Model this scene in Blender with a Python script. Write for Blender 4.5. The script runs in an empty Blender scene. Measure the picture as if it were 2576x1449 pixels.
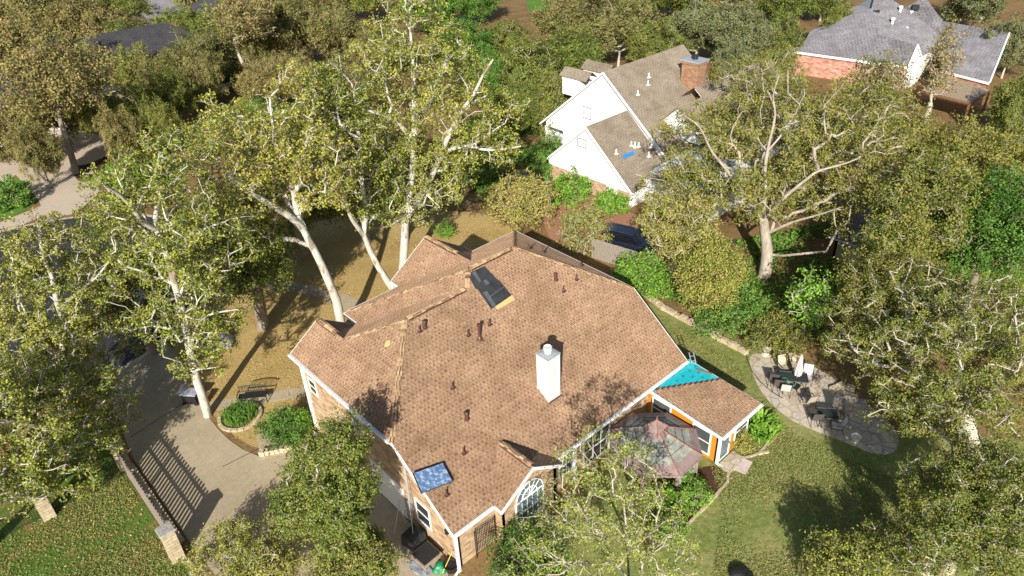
import bpy, bmesh, math, random
import numpy as np
from mathutils import Vector, Matrix

# ------------------------------------------------------------------ scene, camera, light
SC = bpy.context.scene
COL = SC.collection
CAM_H = 30.0
FPX = 730.0 * 2.515625            # focal length in survey pixels (photo 2576 wide)
PITCH, ROLL, YAW = math.radians(32.48), math.radians(-2.885), math.radians(48.68)

def cam_rows():
    fg = np.array([math.cos(YAW), math.sin(YAW), 0.0]); up = np.array([0, 0, 1.0]); rt = np.cross(fg, up)
    f = fg*math.cos(PITCH) - up*math.sin(PITCH); u = fg*math.sin(PITCH) + up*math.cos(PITCH)
    c, s = math.cos(ROLL), math.sin(ROLL)
    return np.array([c*rt + s*u, s*rt - c*u, f])
RC = cam_rows()
cam_data = bpy.data.cameras.new("camera")
cam = bpy.data.objects.new("camera", cam_data); COL.objects.link(cam)
M = Matrix(((RC[0][0], -RC[1][0], -RC[2][0], 0), (RC[0][1], -RC[1][1], -RC[2][1], 0), (RC[0][2], -RC[1][2], -RC[2][2], CAM_H), (0, 0, 0, 1)))
cam.matrix_world = M
cam_data.sensor_width = 36.0; cam_data.lens = 730.0*36/1024; cam_data.clip_end = 3000; cam_data.clip_start = 0.5
SC.camera = cam

SUN_AZ, SUN_EL = 40.4, 28.0        # direction the light travels to, elevation
w = bpy.data.worlds.new("World"); SC.world = w; w.use_nodes = True
nt = w.node_tree; bg = nt.nodes["Background"]
sky = nt.nodes.new("ShaderNodeTexSky"); sky.sky_type = 'NISHITA'; sky.sun_disc = False
sky.sun_elevation = math.radians(SUN_EL); sky.sun_rotation = math.radians(90 - (SUN_AZ + 180))
nt.links.new(sky.outputs[0], bg.inputs[0]); bg.inputs[1].default_value = 0.08
sd = bpy.data.lights.new("sun", 'SUN'); sd.energy = 4.8; sd.angle = math.radians(0.5); sd.color = (1.0, 0.955, 0.87)
sun = bpy.data.objects.new("sun", sd); COL.objects.link(sun)
sv = Vector((math.cos(math.radians(SUN_AZ))*math.cos(math.radians(SUN_EL)), math.sin(math.radians(SUN_AZ))*math.cos(math.radians(SUN_EL)), -math.sin(math.radians(SUN_EL))))
sun.rotation_euler = sv.to_track_quat('-Z', 'Y').to_euler(); sun.location = (0, 0, 60)
SC.view_settings.view_transform = 'Standard'; SC.view_settings.look = 'None'
SC.view_settings.exposure = 0.62; SC.view_settings.gamma = 1.0
SC.cycles.max_bounces = 5; SC.cycles.diffuse_bounces = 3; SC.cycles.transparent_max_bounces = 6

# ------------------------------------------------------------------ survey helpers: photo point + height -> place in the world
def ray(x, y):
    return RC.T @ np.array([(x - 1288)/FPX, (y - 724.5)/FPX, 1.0])
def G(x, y, z=0.0):
    d = ray(x, y); t = (z - CAM_H)/d[2]
    return np.array([d[0]*t, d[1]*t, z])
def D(x, y, base, off=0.0):        # on the upright plane through base that faces the survey point
    n = np.array([base[0], base[1]], float); L = np.linalg.norm(n); n /= L
    d = ray(x, y); t = (L + off)/(d[0]*n[0] + d[1]*n[1])
    return d*t + np.array([0, 0, CAM_H])
def mpp(p):                        # metres per survey pixel at a point
    return float((RC[2] @ (np.array(p) - [0, 0, CAM_H]))/FPX)

# ------------------------------------------------------------------ object helpers
def tag(o, label=None, cat=None, group=None, kind=None):
    if label: o['label'] = label
    if cat: o['category'] = cat
    if group: o['group'] = group
    if kind: o['kind'] = kind
    return o
def thing(name, label, cat, loc=(0, 0, 0), rz=0.0, group=None):
    o = bpy.data.objects.new(name, None); COL.objects.link(o); o.empty_display_size = 0.3
    o.location = loc; o.rotation_euler = (0, 0, rz)
    return tag(o, label, cat, group)
class MB:
    def __init__(s): s.v = []; s.f = []; s.mi = []; s.uv = []
    def poly(s, pts, mi=0, uv=None):
        b = len(s.v); s.v += [tuple(map(float, p)) for p in pts]; s.f.append(list(range(b, b+len(pts)))); s.mi.append(mi)
        s.uv.append(uv if uv else [(p[0], p[1]) for p in pts]); return s
    def box(s, c, d, rz=0.0, mi=0, top=None):
        cx, cy, cz = c; dx, dy, dz = d[0]/2, d[1]/2, d[2]/2; C, S = math.cos(rz), math.sin(rz)
        t = top or 1.0; P = []
        for zz, k in ((-dz, 1), (dz, t)):
            for a, b in ((-dx, -dy), (dx, -dy), (dx, dy), (-dx, dy)):
                a *= k; b *= k; P.append((cx + a*C - b*S, cy + a*S + b*C, cz + zz))
        for q in ((3, 2, 1, 0), (4, 5, 6, 7), (0, 1, 5, 4), (1, 2, 6, 5), (2, 3, 7, 6), (3, 0, 4, 7)):
            pp = [P[i] for i in q]
            uvh = [(p[0] + p[1], p[2]) for p in pp] if q not in ((3, 2, 1, 0), (4, 5, 6, 7)) else [(p[0], p[1]) for p in pp]
            s.poly(pp, mi, uvh)
        return s
    def tube(s, pts, rad, n=6, mi=0, cap=True):
        pts = [Vector(p) for p in pts]
        if not hasattr(rad, '__len__'): rad = [rad]*len(pts)
        rings = []; ref = Vector((0.31, 0.17, 0.93))
        for i, p in enumerate(pts):
            t = (pts[min(i+1, len(pts)-1)] - pts[max(i-1, 0)])
            if t.length < 1e-6: t = Vector((0, 0, 1))
            t.normalize(); a = t.cross(ref)
            if a.length < 1e-3: a = t.cross(Vector((1, 0, 0)))
            a.normalize(); b = t.cross(a); ref = b.cross(t) if False else ref
            st = len(s.v)
            for k in range(n):
                an = 2*math.pi*k/n; s.v.append(tuple(p + a*(math.cos(an)*rad[i]) + b*(math.sin(an)*rad[i])))
            rings.append(st)
        for i in range(len(rings)-1):
            for k in range(n):
                k2 = (k+1) % n; s.f.append([rings[i]+k, rings[i]+k2, rings[i+1]+k2, rings[i+1]+k]); s.mi.append(mi)
                s.uv.append([(k/n, i), ((k+1)/n, i), ((k+1)/n, i+1), (k/n, i+1)])
        if cap:
            for st, rev in ((rings[0], True), (rings[-1], False)):
                f = [st+k for k in range(n)]
                if rev: f.reverse()
                s.f.append(f); s.mi.append(mi); s.uv.append([(0, 0)]*n)
        return s
    def lathe(s, c, prof, n=14, mi=0):
        pts = [(c[0], c[1], c[2]+h) for h, r in prof]
        st0 = len(s.v); m = len(prof)
        for h, r in prof:
            for k in range(n):
                a = 2*math.pi*k/n; s.v.append((c[0]+r*math.cos(a), c[1]+r*math.sin(a), c[2]+h))
        for i in range(m-1):
            for k in range(n):
                k2 = (k+1) % n; s.f.append([st0+i*n+k, st0+i*n+k2, st0+(i+1)*n+k2, st0+(i+1)*n+k]); s.mi.append(mi); s.uv.append([(0, 0)]*4)
        s.f.append([st0+(m-1)*n+k for k in range(n)]); s.mi.append(mi); s.uv.append([(0, 0)]*n)
        s.f.append([st0+k for k in range(n)][::-1]); s.mi.append(mi); s.uv.append([(0, 0)]*n)
        return s
    def build(s, name, mats, parent=None, smooth=False, bevel=0.0):
        me = bpy.data.meshes.new(name)
        me.from_pydata(s.v, [], s.f)
        if not isinstance(mats, (list, tuple)): mats = [mats]
        for m in mats: me.materials.append(m)
        me.polygons.foreach_set('material_index', s.mi)
        ul = me.uv_layers.new(name='UVMap')
        ul.data.foreach_set('uv', [c for f in s.uv for p in f for c in p])
        if smooth: me.polygons.foreach_set('use_smooth', [True]*len(s.f))
        me.update()
        o = bpy.data.objects.new(name, me); COL.objects.link(o)
        if parent: o.parent = parent
        if bevel:
            b = o.modifiers.new('bevel', 'BEVEL'); b.width = bevel; b.segments = 2; b.limit_method = 'ANGLE'
        return o
def copy_tree(o, parent=None):
    c = o.copy(); COL.objects.link(c)
    if parent: c.parent = parent
    for ch in o.children: copy_tree(ch, c)
    return c

# ------------------------------------------------------------------ materials
def newmat(name):
    m = bpy.data.materials.new(name); m.use_nodes = True
    n = m.node_tree; b = n.nodes['Principled BSDF']; return m, n, b
def ramp(n, stops, fac):
    r = n.nodes.new('ShaderNodeValToRGB'); e = r.color_ramp.elements
    while len(e) < len(stops): e.new(0.5)
    for k, (p, c) in enumerate(stops): e[k].position = p; e[k].color = (*c, 1)
    n.links.new(fac, r.inputs[0]); return r.outputs[0]
def noise(n, vec, scale, detail=4, rough=0.6, out='Fac'):
    t = n.nodes.new('ShaderNodeTexNoise'); t.inputs['Scale'].default_value = scale; t.inputs['Detail'].default_value = detail; t.inputs['Roughness'].default_value = rough
    if vec: n.links.new(vec, t.inputs['Vector'])
    return t.outputs[out]
def mix(n, a, b, fac, mode='MIX'):
    x = n.nodes.new('ShaderNodeMix'); x.data_type = 'RGBA'; x.blend_type = mode
    for i, v in ((6, a), (7, b)):
        if isinstance(v, tuple): x.inputs[i].default_value = (*v, 1)
        else: n.links.new(v, x.inputs[i])
    if isinstance(fac, (int, float)): x.inputs[0].default_value = fac
    else: n.links.new(fac, x.inputs[0])
    return x.outputs[2]
def coords(n, kind='Object'):
    return n.nodes.new('ShaderNodeTexCoord').outputs[kind]
def bump(n, b, h, strength=0.4, dist=0.02):
    u = n.nodes.new('ShaderNodeBump'); u.inputs['Strength'].default_value = strength; u.inputs['Distance'].default_value = dist
    n.links.new(h, u.inputs['Height']); n.links.new(u.outputs[0], b.inputs['Normal'])
def plain(name, col, rough=0.6, metal=0.0, var=0.12, scale=3.0, spec=0.4):
    m, n, b = newmat(name); c = coords(n)
    f = noise(n, c, scale, 6, 0.65)
    dk = tuple(x*(1-var*1.6) for x in col); lt = tuple(min(1, x*(1+var)) for x in col)
    n.links.new(ramp(n, [(0.3, dk), (0.7, lt)], f), b.inputs['Base Color'])
    b.inputs['Roughness'].default_value = rough; b.inputs['Metallic'].default_value = metal; b.inputs['Specular IOR Level'].default_value = spec
    return m
def shingle(name, c1, c2, dark, row=0.19, wid=0.5, rim=0.06, tooth=0.235, tc=0.0):
    m, n, b = newmat(name); uv = coords(n, 'UV')
    br = n.nodes.new('ShaderNodeTexBrick'); n.links.new(uv, br.inputs['Vector'])
    br.inputs['Scale'].default_value = 1.0; br.inputs['Brick Width'].default_value = wid; br.inputs['Row Height'].default_value = row
    br.inputs['Mortar Size'].default_value = rim*row*1.4; br.inputs['Mortar Smooth'].default_value = 0.4; br.offset = 0.5; br.inputs['Bias'].default_value = -0.25
    br.inputs['Color1'].default_value = (*c1, 1); br.inputs['Color2'].default_value = (*c2, 1); br.inputs['Mortar'].default_value = (*dark, 1)
    # printed tooth marks on every course
    mp = n.nodes.new('ShaderNodeMapping'); mp.inputs['Location'].default_value = (0.07, 0.0, 0)
    wv = n.nodes.new('ShaderNodeVectorMath'); wv.operation = 'MULTIPLY_ADD'; n.links.new(noise(n, uv, 1.3, 3, 0.7, 'Color'), wv.inputs[0]); wv.inputs[1].default_value = (0.35, 0.03, 0); n.links.new(uv, wv.inputs[2]); n.links.new(wv.outputs[0], mp.inputs['Vector'])
    b2 = n.nodes.new('ShaderNodeTexBrick'); n.links.new(mp.outputs[0], b2.inputs['Vector']); b2.offset = 0.5
    b2.inputs['Scale'].default_value = 1.0; b2.inputs['Brick Width'].default_value = tooth; b2.inputs['Row Height'].default_value = row
    b2.inputs['Mortar Size'].default_value = row*0.29; b2.inputs['Mortar Smooth'].default_value = 0.25; b2.inputs['Bias'].default_value = -0.1
    b2.inputs['Color1'].default_value = (0.50+tc, 0.45+tc, 0.42+tc, 1); b2.inputs['Color2'].default_value = (0.95, 0.92, 0.9, 1); b2.inputs['Mortar'].default_value = (1.08, 1.06, 1.04, 1)
    col = mix(n, br.outputs['Color'], b2.outputs['Color'], 0.95, 'MULTIPLY')
    big = noise(n, uv, 0.55, 5, 0.6); fine = noise(n, uv, 13.0, 4, 0.75)
    col = mix(n, col, ramp(n, [(0.3, (0.78, 0.74, 0.70)), (0.7, (1.22, 1.2, 1.18))], big), 0.9, 'MULTIPLY')
    col = mix(n, col, ramp(n, [(0.25, (0.62, 0.62, 0.62)), (0.75, (1.36, 1.36, 1.36))], fine), 0.8, 'MULTIPLY')
    n.links.new(col, b.inputs['Base Color']); b.inputs['Roughness'].default_value = 0.95; b.inputs['Specular IOR Level'].default_value = 0.15
    b.inputs['Diffuse Roughness'].default_value = 1.0
    bump(n, b, br.outputs['Fac'], 0.35, -0.02)
    return m
def brickmat(name, c1, c2, mortar, wid=0.3, row=0.12):
    m, n, b = newmat(name); uv = coords(n, 'UV')
    br = n.nodes.new('ShaderNodeTexBrick'); n.links.new(uv, br.inputs['Vector']); br.inputs['Scale'].default_value = 1
    br.inputs['Brick Width'].default_value = wid; br.inputs['Row Height'].default_value = row; br.inputs['Mortar Size'].default_value = 0.012
    br.inputs['Color1'].default_value = (*c1, 1); br.inputs['Color2'].default_value = (*c2, 1); br.inputs['Mortar'].default_value = (*mortar, 1)
    f = noise(n, uv, 2.2, 6, 0.7)
    col = mix(n, br.outputs['Color'], ramp(n, [(0.3, (0.62, 0.55, 0.48)), (0.72, (1.2, 1.18, 1.15))], f), 0.85, 'MULTIPLY')
    n.links.new(col, b.inputs['Base Color']); b.inputs['Roughness'].default_value = 0.9; bump(n, b, br.outputs['Fac'], 0.4, -0.015)
    return m
def groundmat(name, stops, s1=0.35, s2=6.0, s3=30.0, bumpd=0.05, w2=0.5):
    m, n, b = newmat(name); c = coords(n)
    a = noise(n, c, s1, 6, 0.62); d = noise(n, c, s2, 5, 0.7); e = noise(n, c, s3, 3, 0.7)
    mx = n.nodes.new('ShaderNodeMath'); mx.operation = 'MULTIPLY_ADD'; mx.inputs[1].default_value = w2; n.links.new(d, mx.inputs[0])
    m2 = n.nodes.new('ShaderNodeMath'); m2.operation = 'MULTIPLY'; m2.inputs[1].default_value = 1.0 - w2; n.links.new(a, m2.inputs[0]); n.links.new(m2.outputs[0], mx.inputs[2])
    col = ramp(n, stops, mx.outputs[0])
    col = mix(n, col, ramp(n, [(0.3, (0.6, 0.6, 0.6)), (0.7, (1.3, 1.3, 1.3))], e), 0.85, 'MULTIPLY')
    n.links.new(col, b.inputs['Base Color']); b.inputs['Roughness'].default_value = 0.95; b.inputs['Specular IOR Level'].default_value = 0.1
    bump(n, b, d, 0.8, bumpd); return m
LM = 1.6
def leafmat(name, stops, trans=0.22):
    stops = [(p, tuple(min(0.6, x*LM) for x in c)) for p, c in stops]
    m, n, b = newmat(name)
    a = n.nodes.new('ShaderNodeAttribute'); a.attribute_name = 'rnd'
    oi = n.nodes.new('ShaderNodeObjectInfo')
    big = noise(n, coords(n), 0.45, 3, 0.6)
    s = n.nodes.new('ShaderNodeMath'); s.operation = 'MULTIPLY_ADD'; s.inputs[1].default_value = 0.5; n.links.new(a.outputs['Fac'], s.inputs[0])
    s2 = n.nodes.new('ShaderNodeMath'); s2.operation = 'MULTIPLY_ADD'; s2.inputs[1].default_value = 0.22; n.links.new(oi.outputs['Random'], s2.inputs[0])
    s3 = n.nodes.new('ShaderNodeMath'); s3.operation = 'MULTIPLY'; s3.inputs[1].default_value = 0.34; n.links.new(big, s3.inputs[0])
    n.links.new(s3.outputs[0], s2.inputs[2]); n.links.new(s2.outputs[0], s.inputs[2])
    col = ramp(n, stops, s.outputs[0])
    n.links.new(col, b.inputs['Base Color']); b.inputs['Roughness'].default_value = 0.6; b.inputs['Specular IOR Level'].default_value = 0.2
    t = n.nodes.new('ShaderNodeBsdfTranslucent'); n.links.new(col, t.inputs['Color'])
    x = n.nodes.new('ShaderNodeMixShader'); x.inputs[0].default_value = trans
    n.links.new(b.outputs[0], x.inputs[1]); n.links.new(t.outputs[0], x.inputs[2]); n.links.new(x.outputs[0], n.nodes['Material Output'].inputs['Surface'])
    return m
def barkmat(name, lo, hi, patch=None, scale=2.5):
    m, n, b = newmat(name); c = coords(n)
    mp = n.nodes.new('ShaderNodeMapping'); mp.inputs['Scale'].default_value = (1, 1, 0.35); n.links.new(c, mp.inputs[0])
    f = noise(n, mp.outputs[0], scale, 6, 0.7); col = ramp(n, [(0.35, lo), (0.65, hi)], f)
    if patch:
        g = noise(n, mp.outputs[0], 1.6, 5, 0.65); r = n.nodes.new('ShaderNodeValToRGB'); r.color_ramp.elements[0].position = 0.52; r.color_ramp.elements[1].position = 0.6; n.links.new(g, r.inputs[0])
        col = mix(n, col, patch, r.outputs[0])
    n.links.new(col, b.inputs['Base Color']); b.inputs['Roughness'].default_value = 0.9; b.inputs['Specular IOR Level'].default_value = 0.15
    bump(n, b, f, 0.5, 0.03); return m
def glassmat(name, col, rough=0.08):
    m, n, b = newmat(name); f = noise(n, coords(n), 1.2, 2, 0.5)
    n.links.new(ramp(n, [(0.35, tuple(x*0.7 for x in col)), (0.7, col)], f), b.inputs['Base Color'])
    b.inputs['Roughness'].default_value = rough; b.inputs['Specular IOR Level'].default_value = 0.7; return m

SH_TAN = shingle('tan_shingle', (0.315, 0.214, 0.140), (0.245, 0.158, 0.100), (0.155, 0.10, 0.065), 0.19)
SH_GREY = shingle('grey_shingle', (0.20, 0.20, 0.225), (0.15, 0.15, 0.17), (0.08, 0.08, 0.09), 0.34, 0.8, 0.05, 0.45, 0.15)
SH_TAUPE = shingle('taupe_shingle', (0.215, 0.188, 0.150), (0.175, 0.15, 0.118), (0.14, 0.12, 0.095), 0.26, 0.7, 0.05, 0.4, 0.25)
SH_DARK = shingle('dark_shingle', (0.06, 0.06, 0.07), (0.045, 0.045, 0.05), (0.02, 0.02, 0.02), 0.24, 0.4)
CAP = shingle('ridge_shingle', (0.40, 0.30, 0.185), (0.27, 0.17, 0.10), (0.14, 0.09, 0.06), 0.22, 3.0, 0.1)
BRICK = brickmat('tan_brick', (0.60, 0.45, 0.28), (0.33, 0.19, 0.10), (0.50, 0.42, 0.33), 0.42, 0.16)
BRICK_RED = brickmat('red_brick', (0.40, 0.13, 0.08), (0.62, 0.36, 0.28), (0.5, 0.42, 0.36), 0.5, 0.2)
BRICK_OR = brickmat('orange_brick', (0.40, 0.22, 0.12), (0.27, 0.13, 0.07), (0.42, 0.33, 0.24), 0.35, 0.14)
STONE = brickmat('limestone', (0.62, 0.54, 0.38), (0.48, 0.40, 0.27), (0.32, 0.27, 0.19), 0.45, 0.2)
WHITE = plain('white_paint', (0.80, 0.80, 0.77), 0.5, var=0.05)
SIDING = plain('white_siding', (0.82, 0.81, 0.78), 0.6, var=0.03)
def streaky(name, col):
    m, n, b = newmat(name); mp = n.nodes.new('ShaderNodeMapping'); mp.inputs['Scale'].default_value = (9, 9, 0.7); n.links.new(coords(n), mp.inputs[0])
    f = noise(n, mp.outputs[0], 1.0, 6, 0.7); c = ramp(n, [(0.30, tuple(x*0.55 for x in col)), (0.46, col), (0.8, tuple(x*1.04 for x in col))], f)
    wv = n.nodes.new('ShaderNodeTexWave'); wv.bands_direction = 'Z'; wv.inputs['Scale'].default_value = 3.4; n.links.new(coords(n), wv.inputs['Vector'])
    n.links.new(mix(n, c, ramp(n, [(0.0, (0.80, 0.80, 0.80)), (0.12, (1, 1, 1))], wv.outputs['Fac']), 1.0, 'MULTIPLY'), b.inputs['Base Color']); b.inputs['Roughness'].default_value = 0.65; return m
CHIMW0 = plain('weathered_white_siding', (0.78, 0.76, 0.70), 0.6, var=0.07, scale=1.6)
CHIMW = streaky('streaky_white_siding', (0.74, 0.72, 0.66))
METAL = plain('galvanised_metal', (0.52, 0.54, 0.56), 0.35, 0.7)
CAPM = plain('pale_metal_cap', (0.42, 0.45, 0.48), 0.5, 0.2)
VENT = plain('brown_vent_paint', (0.10, 0.045, 0.035), 0.4)
DARK = plain('dark_void', (0.012, 0.012, 0.013), 0.8)
IRON = plain('black_iron', (0.02, 0.02, 0.022), 0.5)
BLACKF = plain('black_felt', (0.032, 0.034, 0.037), 0.85, var=0.3, scale=2.0)
FELT2 = plain('grey_felt', (0.085, 0.09, 0.095), 0.8, var=0.2)
OSB = plain('bare_decking', (0.62, 0.43, 0.18), 0.85, var=0.3, scale=14)
ORANGE = plain('orange_paint', (0.60, 0.23, 0.02), 0.6, var=0.06)
GLASS = glassmat('window_glass', (0.05, 0.06, 0.065))
SCREEN = glassmat('screen_mesh', (0.09, 0.10, 0.10), 0.4)
GLASSB = glassmat('blue_glass', (0.16, 0.22, 0.25))
WOODG = plain('grey_weathered_wood', (0.30, 0.25, 0.20), 0.85, var=0.25, scale=8)
WOODT = plain('tan_deck_wood', (0.40, 0.30, 0.20), 0.85, var=0.2, scale=5)
WOODB = plain('brown_wood', (0.22, 0.11, 0.05), 0.8, var=0.25, scale=5)
CONC = groundmat('concrete', [(0.3, (0.33, 0.265, 0.175)), (0.55, (0.44, 0.36, 0.245)), (0.75, (0.52, 0.43, 0.30))], 0.25, 3.0, 45, 0.008, 0.45)
CONC2 = groundmat('pale_concrete', [(0.3, (0.46, 0.37, 0.28)), (0.7, (0.58, 0.48, 0.37))], 0.2, 2.0, 40, 0.006)
STAIN = groundmat('damp_concrete', [(0.3, (0.20, 0.155, 0.10)), (0.7, (0.28, 0.22, 0.15))], 0.5, 5, 40, 0.005)
ASPH = groundmat('asphalt', [(0.3, (0.035, 0.035, 0.04)), (0.7, (0.06, 0.06, 0.068))], 0.3, 4, 60, 0.01)
LITTER = groundmat('leaf_litter_soil', [(0.28, (0.11, 0.075, 0.035)), (0.46, (0.20, 0.125, 0.055)), (0.56, (0.29, 0.18, 0.08)), (0.64, (0.13, 0.14, 0.04)), (0.8, (0.08, 0.12, 0.03))], 0.3, 4, 25, 0.08)
LAWN_T = groundmat('dry_tan_lawn', [(0.3, (0.26, 0.165, 0.055)), (0.5, (0.44, 0.31, 0.12)), (0.7, (0.52, 0.39, 0.17))], 0.25, 5, 30, 0.06)
LAWN_B = groundmat('mixed_green_lawn', [(0.32, (0.11, 0.155, 0.036)), (0.45, (0.19, 0.22, 0.06)), (0.55, (0.29, 0.275, 0.10)), (0.7, (0.40, 0.33, 0.15))], 0.3, 3.5, 26, 0.07)
LAWN_G = groundmat('green_leafy_lawn', [(0.34, (0.34, 0.19, 0.08)), (0.42, (0.2, 0.16, 0.05)), (0.52, (0.085, 0.145, 0.024)), (0.72, (0.12, 0.21, 0.035))], 0.4, 2.5, 22, 0.09)
LAWN_F = groundmat('bright_green_lawn', [(0.3, (0.08, 0.17, 0.025)), (0.7, (0.15, 0.27, 0.05))], 0.2, 4, 25, 0.05)
MULCH = groundmat('dark_mulch', [(0.3, (0.05, 0.025, 0.015)), (0.7, (0.12, 0.06, 0.035))], 0.5, 6, 30, 0.06)
PAVER = groundmat('red_paving', [(0.3, (0.30, 0.14, 0.085)), (0.7, (0.42, 0.22, 0.14))], 0.3, 6, 30, 0.01)
def flagmat():
    m, n, b = newmat('flagstone'); c = coords(n)
    v = n.nodes.new('ShaderNodeTexVoronoi'); v.inputs['Scale'].default_value = 1.5; n.links.new(c, v.inputs['Vector'])
    e = n.nodes.new('ShaderNodeTexVoronoi'); e.feature = 'DISTANCE_TO_EDGE'; e.inputs['Scale'].default_value = 1.5; n.links.new(c, e.inputs['Vector'])
    s = n.nodes.new('ShaderNodeSeparateColor'); n.links.new(v.outputs['Color'], s.inputs[0])
    col = ramp(n, [(0.0, (0.44, 0.36, 0.27)), (0.5, (0.58, 0.50, 0.38)), (1.0, (0.52, 0.46, 0.38))], s.outputs[0])
    j = ramp(n, [(0.0, (0.6, 0.55, 0.48)), (0.06, (1, 1, 1))], e.outputs['Distance'])
    col = mix(n, col, j, 1.0, 'MULTIPLY'); f = noise(n, c, 5, 6, 0.7)
    col = mix(n, col, ramp(n, [(0.3, (0.7, 0.68, 0.66)), (0.7, (1.15, 1.15, 1.15))], f), 0.8, 'MULTIPLY')
    n.links.new(col, b.inputs['Base Color']); b.inputs['Roughness'].default_value = 0.9; return m
FLAG = flagmat()
L_SYC = leafmat('sycamore_leaf', [(0.22, (0.06, 0.088, 0.013)), (0.42, (0.14, 0.165, 0.026)), (0.58, (0.225, 0.235, 0.042)), (0.74, (0.31, 0.275, 0.065)), (0.9, (0.34, 0.18, 0.06))])
L_OAK = leafmat('oak_leaf', [(0.22, (0.04, 0.07, 0.012)), (0.42, (0.09, 0.122, 0.022)), (0.6, (0.148, 0.165, 0.032)), (0.84, (0.24, 0.18, 0.05))])
L_OAKB = leafmat('browning_oak_leaf', [(0.22, (0.055, 0.075, 0.02)), (0.42, (0.115, 0.125, 0.036)), (0.6, (0.185, 0.165, 0.055)), (0.84, (0.27, 0.175, 0.075))])
L_YG = leafmat('yellow_green_leaf', [(0.22, (0.06, 0.095, 0.012)), (0.45, (0.15, 0.19, 0.03)), (0.7, (0.25, 0.26, 0.06))])
L_OLG = leafmat('olive_green_leaf', [(0.22, (0.045, 0.08, 0.012)), (0.42, (0.10, 0.14, 0.022)), (0.62, (0.17, 0.19, 0.04)), (0.82, (0.26, 0.20, 0.07))])
L_GRN = leafmat('green_leaf', [(0.22, (0.03, 0.075, 0.012)), (0.45, (0.065, 0.14, 0.02)), (0.7, (0.12, 0.21, 0.035))])
L_BRI = leafmat('bright_leaf', [(0.22, (0.05, 0.12, 0.012)), (0.45, (0.11, 0.22, 0.025)), (0.7, (0.19, 0.32, 0.04))])
L_GRY = leafmat('grey_green_leaf', [(0.22, (0.05, 0.07, 0.025)), (0.45, (0.11, 0.125, 0.05)), (0.7, (0.17, 0.17, 0.075))])
L_YEL = leafmat('yellowing_leaf', [(0.22, (0.085, 0.11, 0.018)), (0.42, (0.18, 0.20, 0.035)), (0.6, (0.28, 0.265, 0.065)), (0.84, (0.36, 0.24, 0.09))])
L_DEAD = leafmat('dry_leaf', [(0.2, (0.20, 0.08, 0.03)), (0.5, (0.38, 0.20, 0.08)), (0.8, (0.5, 0.32, 0.15))], 0.05)
L_GRASS = leafmat('grass_blade', [(0.2, (0.07, 0.12, 0.02)), (0.5, (0.13, 0.16, 0.04)), (0.8, (0.26, 0.22, 0.09))], 0.15)
B_WHITE = barkmat('white_bark', (0.42, 0.39, 0.32), (0.66, 0.63, 0.55), (0.27, 0.22, 0.16))
B_OAK = barkmat('grey_bark', (0.16, 0.13, 0.10), (0.34, 0.29, 0.23))
B_PALE = barkmat('pale_grey_bark', (0.38, 0.33, 0.26), (0.60, 0.54, 0.45))
B_MID = barkmat('grey_tan_bark', (0.26, 0.22, 0.17), (0.48, 0.42, 0.34))
B_BROWN = barkmat('brown_bark', (0.20, 0.12, 0.07), (0.36, 0.24, 0.15))

# ------------------------------------------------------------------ ground, lawns, paving
def inset(pts, n=6):
    return pts
def sheet(name, pts, z, m, depth=0.0):
    mb = MB(); P = [(p[0], p[1], z) for p in pts]; 
    a = sum(P[i][0]*P[(i+1) % len(P)][1] - P[(i+1) % len(P)][0]*P[i][1] for i in range(len(P)))
    if a < 0: P.reverse()
    mb.poly(P)
    if depth:
        for i in range(len(P)):
            p, q = P[i], P[(i+1) % len(P)]; mb.poly([(p[0], p[1], z-depth), (q[0], q[1], z-depth), q, p])
    o = mb.build(name, m); o['kind'] = 'structure'; return o
def gp(*pp): return [G(x, y) for x, y in pp]
def smoothpts(P, it=2):
    P = [np.array((p[0], p[1], 0.0)) for p in P]
    for _ in range(it):
        Q = []
        for i in range(len(P)):
            a, b = P[i], P[(i+1) % len(P)]; Q += [a*0.75+b*0.25, a*0.25+b*0.75]
        P = Q
    return P
sheet('ground', [(-400, -300), (900, -300), (900, 900), (-400, 900)], 0.0, LITTER)
circ = [(3+15*math.cos(a), 62+15*math.sin(a)) for a in np.linspace(0, 2*math.pi, 64, endpoint=False)]
circo = [(3+15.4*math.cos(a), 62+15.4*math.sin(a)) for a in np.linspace(0, 2*math.pi, 64, endpoint=False)]
sheet('kerb', circo, 0.06, CONC2, 0.1)
sheet('road', circ, 0.066, ASPH)
sheet('front_lawn', smoothpts(gp((470, 960), (420, 865), (520, 760), (600, 660), (720, 575), (900, 535), (1080, 525), (1290, 545)) + [(33, 36), (12, 30.5), (9.4, 32.8), (8.6, 35), (8.5, 39)], 2), 0.02, LAWN_T)
sheet('side_lawn', [(-40, 5), (2.85, 5), (2.85, 37.2), (4.2, 44), (-40, 46)], 0.014, LAWN_G)
sheet('back_lawn', smoothpts([(11, -10), (46, -10), (41, 2), (37, 7), (34.5, 10), (36, 15), (37.5, 18.2), (37, 26), (34, 32), (29.7, 30), (28, 18), (13, 18)], 2), 0.016, LAWN_B)
DRV = gp((266, 944), (300, 925), (345, 899), (420, 860), (455, 905), (472, 960), (496, 1006), (522, 1046), (552, 1084), (580, 1110), (612, 1132), (650, 1148), (700, 1151)) + [(12.3, 31.0), (12.3, 20), (9, 14), (4.2, 14), (3.6, 30), (3.6, 38)] + gp((276, 1000))
sheet('driveway', DRV, 0.03, CONC, 0.03)
jl = MB()
for a, b in (((560, 1175), (700, 1105)), ((470, 1010), (330, 1100))):
    p, q = G(*a), G(*b); d = (q-p)/np.linalg.norm(q-p); n = np.array([-d[1], d[0], 0])*0.025
    jl.poly([p-n+[0, 0, .034], q-n+[0, 0, .034], q+n+[0, 0, .034], p+n+[0, 0, .034]])
tag(jl.build('driveway_joint', MULCH), kind='structure')
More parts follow.
